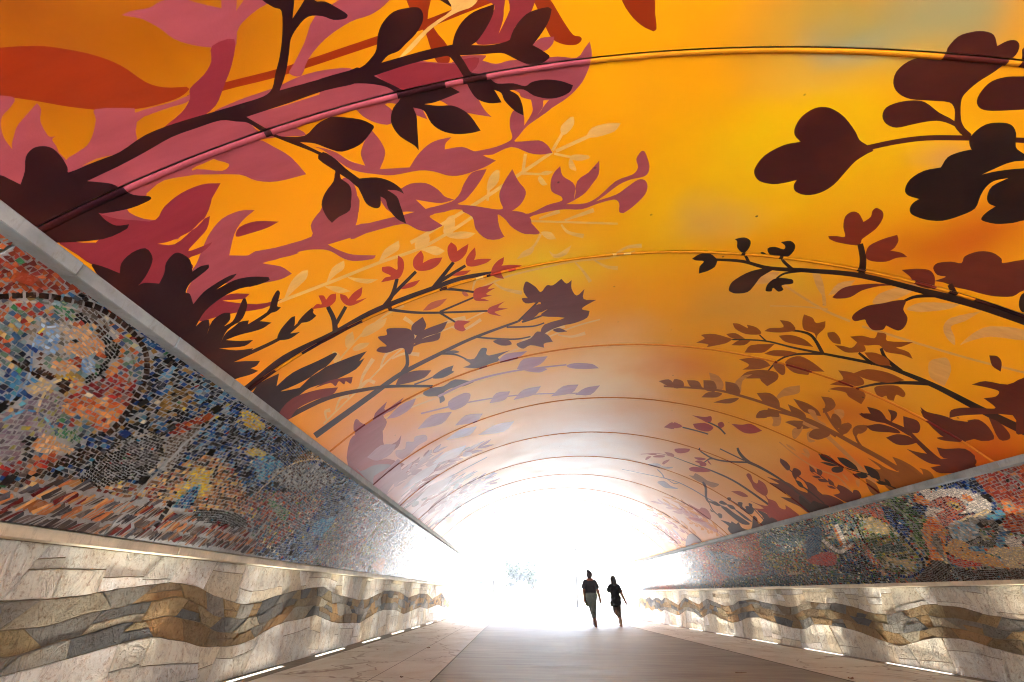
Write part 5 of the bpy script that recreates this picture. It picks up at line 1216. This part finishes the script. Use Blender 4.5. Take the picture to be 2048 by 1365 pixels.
# ------------------------------------------------------------------ people
def blob(name, segs, mat, vox=.008, parent=None, smooth=4, label=None, grow=0.0):
    bm = bmesh.new()
    for s_ in segs:
        if len(s_) == 3:                                # ellipsoid: centre, radii, tilt about x
            s_ = (s_[0], tuple(v+grow for v in s_[1]), s_[2])
            c, r, a = s_; m = Matrix.Translation(c) @ Matrix.Rotation(a, 4, 'X') @ Matrix.Diagonal((*r, 1)); bmesh.ops.create_uvsphere(bm, u_segments=20, v_segments=14, radius=1, matrix=m)
        else:
            p, q, r0, r1 = s_; r0 += grow; r1 += grow; cone_bm(bm, p, q, r0, r1, 16)
            for c, r in ((p, r0), (q, r1)): bmesh.ops.create_uvsphere(bm, u_segments=14, v_segments=10, radius=r, matrix=Matrix.Translation(c))
    me = bm_mesh(name, bm, mat); o = put(name, me, parent)
    md = o.modifiers.new('r', 'REMESH'); md.mode = 'VOXEL'; md.voxel_size = vox; md.use_smooth_shade = True
    ms = o.modifiers.new('s', 'SMOOTH'); ms.factor = .5; ms.iterations = smooth
    dg = bpy.context.evaluated_depsgraph_get(); m2 = bpy.data.meshes.new_from_object(o.evaluated_get(dg)); o.modifiers.clear(); o.data = m2
    m2.materials.clear(); m2.materials.append(mat); m2.polygons.foreach_set('use_smooth', [True]*len(m2.polygons)); bpy.data.meshes.remove(me)
    if label: o['label'] = label
    return o
def cloth_mat(name, c, sc=30):
    t = NT(name, .85, .2); p = t.pos(); t.col(t.mix(t.mr(t.noise(p, sc, 4), .3, .7), t.rgb(tuple(v*.8 for v in c)), t.rgb(tuple(min(255, v*1.2) for v in c))))
    t.bump(t.math('ADD', t.noise(t.scl(p, 1, 1, .5), 9, 3), t.math('MULTIPLY', t.noise(p, 150, 2), .2)), .6, .03); return t.m
def skin_mat(name, c):
    t = NT(name, .5, .4); t.b.inputs['Subsurface Weight'].default_value = .1; t.b.inputs['Subsurface Radius'].default_value = (.02, .008, .004)
    t.col(t.mix(t.mr(t.noise(t.pos(), 14, 4), .3, .7), t.rgb(c), t.rgb(tuple(v*.88 for v in c)))); return t.m
SK = skin_mat('tan_skin', (140, 82, 56)); SK2 = skin_mat('warm_skin', (134, 76, 52))
def hand(wrist, d, side, curl=.5):                       # palm, four unequal bent fingers, thumb from the palm's side
    w = Vector(wrist); d = Vector(d).normalized(); lat = Vector((0, 1, 0))-d*d.dot(Vector((0, 1, 0))); lat.normalize(); nrm = d.cross(lat)*side
    S_ = [(w, w+d*.085, .024, .027), (w+d*.03+lat*.016, w+d*.085+lat*.022, .018, .018), (w+d*.03-lat*.014, w+d*.085-lat*.020, .018, .016)]
    for k, (o, l) in enumerate(((.030, .070), (.011, .078), (-.009, .072), (-.027, .056))):
        b = w+d*.088+lat*o; m1 = b+(d+nrm*curl*.35).normalized()*l*.45; m2 = m1+(d+nrm*curl*.9).normalized()*l*.32; m3 = m2+(d*.7+nrm*curl*1.3).normalized()*l*.23
        S_ += [(b, m1, .0095, .0088), (m1, m2, .0088, .008), (m2, m3, .008, .007)]
    b = w+d*.028+lat*.030; m1 = b+(d+lat*.8).normalized()*.035; m2 = m1+(d+lat*.25+nrm*.3).normalized()*.032; S_ += [(b, m1, .0115, .010), (m1, m2, .010, .008)]
    return S_
def head(c, turn, sx=1):                                 # face looks along +y turned by `turn`
    c = Vector(c); R_ = Matrix.Rotation(turn, 3, 'Z'); f = lambda v: c+R_ @ Vector(v)
    S_ = [(c, (.074, .092, .108), 0), (f((0, .03, -.05)), (.056, .062, .066), 0), (f((0, .085, -.092)), (.022, .02, .018), 0)]
    S_ += [(f((0, .090, .0)), f((0, .108, -.032)), .009, .014), (f((.016, .085, -.066)), f((-.016, .085, -.066)), .007, .007), (f((.016, .083, -.076)), f((-.016, .083, -.076)), .007, .007)]
    for s in (-1, 1):
        S_ += [(f((s*.077, .0, -.01)), (.012, .022, .032), 0), (f((s*.030, .078, .006)), (.014, .013, .011), 0), (f((s*.03, .082, .026)), f((s*.012, .086, .024)), .006, .007)]
    return S_
EYE_M = plain('eye_white', (230, 226, 220), .3); EYE_D = plain('eye_dark', (30, 22, 18), .3)
def eyes(c, turn, parent):
    R_ = Matrix.Rotation(turn, 3, 'Z'); bm = bmesh.new()
    for s in (-1, 1): bmesh.ops.create_uvsphere(bm, u_segments=12, v_segments=8, radius=.009, matrix=Matrix.Translation(Vector(c)+R_ @ Vector((s*.030, .0905, .004))))
    put('eye', bm_mesh('eye', bm, EYE_D, True), parent)
def person_a():                                          # capri trousers, T-shirt, hair in a bun, walking away
    P = empty('person', (S*.772, S*5.213, S*(floor_z(5.213)+EYE+.0014)), 'walking person with tied-up hair in dark T-shirt and grey-green capri trousers', 'person', 'two people walking away')
    hc = (-.085, .03, 1.545); body = head(hc, -.35)
    body += [((-.085, .02, 1.47), (-.085, .0, 1.34), .055, .058), ((-.08, .0, 1.30), (.15, .10, .16), 0), ((-.075, 0, 1.13), (.135, .10, .2), 0), ((-.06, 0, .93), (.165, .12, .14), 0)]
    # arms
    for sx, el, wr in ((-1, (-.305, -.01, 1.06), (-.285, .05, .84)), (1, (.165, -.05, 1.07), (.225, -.03, .83))):
        sh = (-.085+sx*.165, 0, 1.335); body += [(sh, el, .046, .036), (el, wr, .035, .022)]
        d = Vector(wr)-Vector(el); body += hand(wr, (d.x*.3, d.y*.3+.01, d.z), -sx)
    # legs: left leg stands in front line, right leg swinging through
    hips = ((-.135, 0, .9), (.01, 0, .9)); kn = ((-.045, .06, .48), (-.005, -.02, .49)); an = ((.035, -.02, .085), (.030, .24, .13))
    for h, k, a in zip(hips, kn, an):
        body += [(h, k, .088, .055), (k, ((k[0]+a[0])/2, (k[1]+a[1])/2-.02, (k[2]+a[2])/2+.05), .052, .05), (((k[0]+a[0])/2, (k[1]+a[1])/2-.02, (k[2]+a[2])/2+.05), a, .05, .03)]
        body += [(a, (a[0], a[1]-.03, a[2]-.045), .03, .03), ((a[0], a[1]-.03, a[2]-.05), (a[0]+.005, a[1]+.13, a[2]-.062), .028, .022), ((a[0]+.01, a[1]+.13, a[2]-.062), (a[0]+.012, a[1]+.18, a[2]-.064), .022, .015)]
    blob('body', body, SK, .007, P, 2, grow=.016); eyes(hc, -.35, P)
    sh = [((-.085, .0, 1.355), (.10, .075, .06), 0), ((-.085, -.005, 1.39), (.062, .06, .03), 0), ((-.08, 0, 1.27), (.19, .125, .12), 0), ((-.078, 0, 1.13), (.175, .125, .17), 0), ((-.07, 0, 1.02), (.178, .135, .09), 0)]
    for sx, e in ((-1, (-.295, -.005, 1.19)), (1, (.135, -.03, 1.19))): sh += [((-.085+sx*.15, 0, 1.325), e, .072, .068)]
    blob('shirt', sh, cloth_mat('charcoal_jersey', (52, 54, 60)), .009, P, 5, grow=.024)
    pt = [((-.065, -.01, .93), (.192, .145, .13), 0), ((-.125, -.03, .86), (.115, .125, .11), 0), ((-.005, -.03, .86), (.115, .125, .11), 0)]
    for h, k, a in zip(hips, kn, an):
        mid = tuple(k[i]+(a[i]-k[i])*.45 for i in range(3)); pt += [(h, k, .105, .068), (k, (mid[0], mid[1]-.015, mid[2]), .066, .06)]
    blob('trousers', pt, cloth_mat('grey_green_twill', (104, 116, 112)), .009, P, 5, grow=.024)
    hr = [((hc[0], hc[1]-.018, hc[2]+.018), (.083, .090, .105), 0), ((hc[0]-.04, hc[1]-.03, hc[2]+.12), (.04, .042, .034), 0), ((hc[0]-.01, hc[1]-.05, hc[2]-.06), (.055, .04, .05), 0), ((hc[0]-.065, hc[1]-.03, hc[2]+.13), (.02, .02, .018), 0)]
    blob('hair', hr, plain('dark_hair', (44, 38, 42), .6, .4, .3, 60), .006, P, 2, grow=.024)
    for a in an:
        s_ = [((a[0], a[1]-.045, a[2]-.074), (a[0]+.012, a[1]+.175, a[2]-.078), .034, .030), ((a[0]-.03, a[1]+.09, a[2]-.045), (a[0]+.04, a[1]+.09, a[2]-.045), .012, .012)]
        blob('sandal', s_, plain('dark_sandal', (60, 44, 36), .6), .006, P, 2)
    # bag: hangs from the far shoulder, a thing of its own
    bo = empty('shoulder_bag', (S*.772-.21, S*5.213+.12, S*(floor_z(5.213)+EYE)+.70), 'dark green shoulder bag hanging at the left hip of the person with tied-up hair', 'bag')
    blob('bag_body', [((.02, 0, .0), (.075, .05, .095), 0), ((.02, 0, -.06), (.07, .05, .04), 0)], cloth_mat('olive_canvas', (70, 82, 48)), .008, bo, 4)
    bm = bmesh.new(); cone_bm(bm, (-.02, 0, .08), (.03, -.02, .30), .008, .008, 8); cone_bm(bm, (.05, 0, .08), (.04, -.02, .30), .008, .008, 8); put('strap', bm_mesh('strap', bm, cloth_mat('strap_web', (60, 70, 44))), bo)
def person_b():                                          # long hair, tunic, right foot planted, left foot kicked up behind
    P = empty('person', (S*1.061, S*5.408, S*(floor_z(5.408)+EYE+.0014)), 'walking person with long dark hair in black tunic and slim brown-grey trousers', 'person', 'two people walking away')
    hc = (-.135, .03, 1.435); body = head(hc, .5)
    body += [((-.13, .02, 1.36), (-.12, .0, 1.24), .05, .052), ((-.115, 0, 1.20), (.135, .09, .15), 0), ((-.11, 0, 1.04), (.115, .09, .18), 0), ((-.09, 0, .86), (.145, .11, .13), 0)]
    A = [((-.255, 0, 1.235), (-.315, .09, 1.075), (-.20, .27, 1.18)), ((.02, 0, 1.235), (.115, -.06, 1.00), (.20, -.09, .80))]
    for i, (s, e, w) in enumerate(A):
        body += [(s, e, .042, .034), (e, w, .032, .020)]; d = Vector(w)-Vector(e); body += hand(w, d, 1 if i == 0 else -1, .6)
    hips = ((-.155, 0, .83), (-.03, 0, .83)); kn = ((-.13, .06, .47), (-.015, .04, .46)); an = ((-.055, -.28, .27), (.012, .0, .085))
    for i, (h, k, a) in enumerate(zip(hips, kn, an)):
        body += [(h, k, .08, .05), (k, a, .052, .030)]
        if i == 0: body += [(a, (a[0], a[1]-.03, a[2]-.02), .03, .03), ((a[0]+.005, a[1]-.02, a[2]-.01), (a[0]+.015, a[1]+.0, a[2]-.17), .028, .022)]
        else: body += [(a, (a[0], a[1]-.03, a[2]-.045), .03, .03), ((a[0], a[1]-.03, a[2]-.05), (a[0]+.005, a[1]+.15, a[2]-.06), .028, .02)]
    blob('body', body, SK2, .007, P, 2, grow=.016); eyes(hc, .5, P)
    tn = [((-.125, 0, 1.265), (.10, .07, .055), 0), ((-.115, 0, 1.18), (.165, .115, .11), 0), ((-.11, 0, 1.03), (.145, .115, .18), 0), ((-.09, 0, .86), (.165, .135, .13), 0), ((-.085, 0, .74), (.168, .135, .09), 0), ((-.12, 0, .66), (.115, .12, .06), 0), ((-.03, 0, .70), (.10, .12, .05), 0)]
    tn += [((-.245, 0, 1.225), (-.305, .06, 1.12), .066, .062), ((.01, 0, 1.225), (.075, -.03, 1.09), .064, .060)]
    blob('tunic', tn, cloth_mat('black_jersey', (30, 30, 30)), .009, P, 5, grow=.024)
    pt = []
    for h, k, a in zip(hips, kn, an): pt += [(h, k, .092, .062), (k, tuple(k[i]+(a[i]-k[i])*.86 for i in range(3)), .062, .044)]
    blob('trousers', pt, cloth_mat('brown_grey_denim', (84, 74, 68)), .008, P, 4, grow=.024)
    hr = [((hc[0], hc[1]-.016, hc[2]+.016), (.085, .094, .108), 0), ((hc[0]+.02, hc[1]-.045, hc[2]-.08), (.082, .062, .11), 0), ((hc[0]+.03, hc[1]-.06, hc[2]-.19), (.085, .05, .10), 0), ((hc[0]+.03, hc[1]-.08, hc[2]-.28), (.075, .04, .09), 0)]
    blob('hair', hr, plain('black_hair', (24, 22, 22), .55, .4, .3, 60), .006, P, 2, grow=.024)
    sol = plain('pale_rubber', (190, 160, 140), .7); a = an[0]
    blob('shoe', [((a[0]+.004, a[1]-.045, a[2]-.02), (a[0]+.015, a[1]-.01, a[2]-.20), .042, .038)], sol, .006, P, 2); a = an[1]
    blob('shoe', [((a[0], a[1]-.035, a[2]-.058), (a[0]+.005, a[1]+.17, a[2]-.062), .040, .034)], plain('dark_shoe', (70, 58, 52), .7), .006, P, 2)
    bm = bmesh.new(); bmesh.ops.create_cube(bm, size=1, matrix=Matrix.Translation((a[0]+.002, a[1]+.06, .009)) @ Matrix.Diagonal((.085, .27, .018, 1))); bmesh.ops.bevel(bm, geom=bm.edges[:], offset=.006, segments=2, affect='EDGES'); put('shoe_sole', bm_mesh('shoe_sole', bm, sol), P)
    bo = empty('shoulder_bag', (S*1.061-.25, S*5.408+.02, S*(floor_z(5.408)+EYE)+.70), 'small brown-green bag hanging at the left hip of the person with long hair', 'bag')
    blob('bag_body', [((0, 0, .0), (.06, .045, .10), 0), ((.01, 0, -.05), (.065, .05, .05), 0)], cloth_mat('olive_brown_canvas', (72, 70, 46)), .008, bo, 4)
    bm = bmesh.new(); cone_bm(bm, (0, 0, .08), (.06, -.03, .30), .007, .007, 8); cone_bm(bm, (.03, .02, .08), (.07, .02, .30), .007, .007, 8); put('strap', bm_mesh('strap', bm, cloth_mat('strap_web_brown', (60, 58, 40))), bo)
person_a(); person_b()
# ------------------------------------------------------------------ outside: tree, bushes, posts
def leaf_mat(name, c):
    t = NT(name, .6, .3); t.b.inputs['Transmission Weight'].default_value = 0
    o = t.n('NewGeometry'); t.col(t.mix(t.mr(o.outputs['Random Per Island'], 0, 1), t.rgb(tuple(v*.75 for v in c)), t.rgb(tuple(min(255, v*1.2) for v in c)))); return t.m
M_BARK = plain('bark', (96, 78, 60), .9, .2, .3, 12, .6)
def tree(name, x, y, z, h, wd, seed, c, label, cat='tree', trunk=True, nl=2600, lf=.16, group=None):
    r = random.Random(seed); root = empty(name, (x, y, z), label, cat, group); M = leaf_mat('foliage_'+name, c); tips = []
    bm = bmesh.new()
    def limb(p, d, l, rad, lv):
        q = p+d*l; cone_bm(bm, p, q, rad, rad*.62, 8)
        if lv == 0 or l < h*.07: tips.append(q); return
        for i in range(r.choice((2, 3, 3))):
            dd = (d+Vector((r.uniform(-1, 1)*wd/h*1.5, r.uniform(-1, 1)*wd/h*1.5, r.uniform(-.25, .75)))*.75).normalized(); limb(q, dd, l*r.uniform(.62, .86), rad*.6, lv-1)
        tips.append(q)
    if trunk: limb(Vector((0, 0, -h*.085)), Vector((r.uniform(-.1, .1), 0, 1)).normalized(), h*.15, h*.028, 4)
    else:
        for i in range(5): limb(Vector((r.uniform(-wd*.3, wd*.3), 0, 0)), Vector((r.uniform(-.5, .5), r.uniform(-.3, .3), 1)).normalized(), h*.3, h*.02, 2)
    put('trunk', bm_mesh('trunk', bm, M_BARK), root)
    vs = []; fl = []
    cl = [(t_, r.uniform(.5, 1.2)) for t_ in tips]
    for i in range(nl):
        t_, k = r.choice(cl); p = t_+Vector((r.gauss(0, 1), r.gauss(0, 1), r.gauss(0, .8)))*h*(.055 if h < 10 else .04)*k
        u = Vector((r.gauss(0, 1), r.gauss(0, 1), r.gauss(0, 1))).normalized(); v = u.orthogonal().normalized(); s = lf*r.uniform(.6, 1.3); b = len(vs)
        vs += [p-u*s, p+v*s*.45, p+u*s, p-v*s*.45]; fl.append((b, b+1, b+2, b+3))
    put('crown' if trunk else 'foliage', mesh('crown', vs, fl, M), root)
def at_y(px, py, Yu): D = sight([(px, py)])[0]; return D*(Yu/D[1])
p = at_y(1066, 1178, 25); tree('broadleaf_tree', S*p[0], S*25, gz(S*25), 19, 40, 9, (50, 66, 38), 'pale green leafy tree in bright glare beyond the tunnel mouth', nl=16000, lf=.24)
for i, (px, w, h, lb) in enumerate(((975, 3.4, 1.9, 'low green bush left of the tree beyond the tunnel'), (1125, 3.2, 3.4, 'rounded pale bush just right of the white post beyond the tunnel'), (1180, 3.0, 1.8, 'low faint bush behind the walking people beyond the tunnel'), (940, 2.8, 1.7, 'leftmost low green bush beyond the tunnel'), (1018, 3, 1.5, 'low bush at the left foot of the bright tree'))):
    p = at_y(px, 1178, 26); tree('bush', S*p[0], S*26, gz(S*26), h, w, 20+i, (50, 64, 38), lb, 'bush', False, 900, .14, 'bushes beyond the tunnel')
def post(name, px, pb, pt, rad, lb, cat, c, white=False):
    D = sight([(px, pb)])[0]; ys = np.linspace(7.4, 25, 400); e = [abs(D[2]/D[1]*v-(gz(S*v)/S-EYE)) for v in ys]; Yu = float(ys[int(np.argmin(e))]) if not white else 24.5
    p = at_y(px, pb, Yu); q = at_y(px, pt, Yu); z0 = gz(S*Yu); h = S*(q[2]+EYE)-z0
    root = empty(name, (S*p[0], S*Yu, z0), lb, cat); m = plain(name+'_paint', c, .5)
    bm = bmesh.new(); cone_bm(bm, (0, 0, 0), (0, 0, h), rad, rad*.7, 14); put('pole', bm_mesh('pole', bm, m, True), root)
    bm = bmesh.new(); cone_bm(bm, (0, 0, 0), (0, 0, .06), rad*2.6, rad*2.2, 14); put('base_plate', bm_mesh('base_plate', bm, m), root)
    bm = bmesh.new(); cone_bm(bm, (0, 0, h), (0, 0, h+.10), rad*1.2, rad*2.0, 14); put('pole_cap', bm_mesh('pole_cap', bm, m), root)
post('lamp_post', 986, 1201, 1089, .065, 'slender brown lamp post in the glare, left of the tree', 'lamp post', (30, 26, 23))
post('lamp_post', 1155.5, 1216, 1101, .06, 'slender brown lamp post in the glare, just left of the walking people', 'lamp post', (30, 26, 23))
post('white_post', 1100, 1178, 1130, .16, 'thick white post standing right of the bright tree', 'post', (236, 236, 232), True)

# ------------------------------------------------------------------ the bright air at the far mouth
hm = bpy.data.materials.new('thin_haze'); hm.use_nodes = True; hn = hm.node_tree.nodes; hn.remove(hn['Principled BSDF'])
pv_ = hn.new('ShaderNodeVolumePrincipled'); pv_.inputs['Color'].default_value = (.93, .95, 1, 1); pv_.inputs['Density'].default_value = HAZE; pv_.inputs['Anisotropy'].default_value = .55
hm.node_tree.links.new(pv_.outputs[0], hn['Material Output'].inputs['Volume'])
bm = bmesh.new(); box_bm(bm, (0, 155, 6.0), (640, 740, 16.0)); put('haze', bm_mesh('haze', bm, hm), kind='stuff')
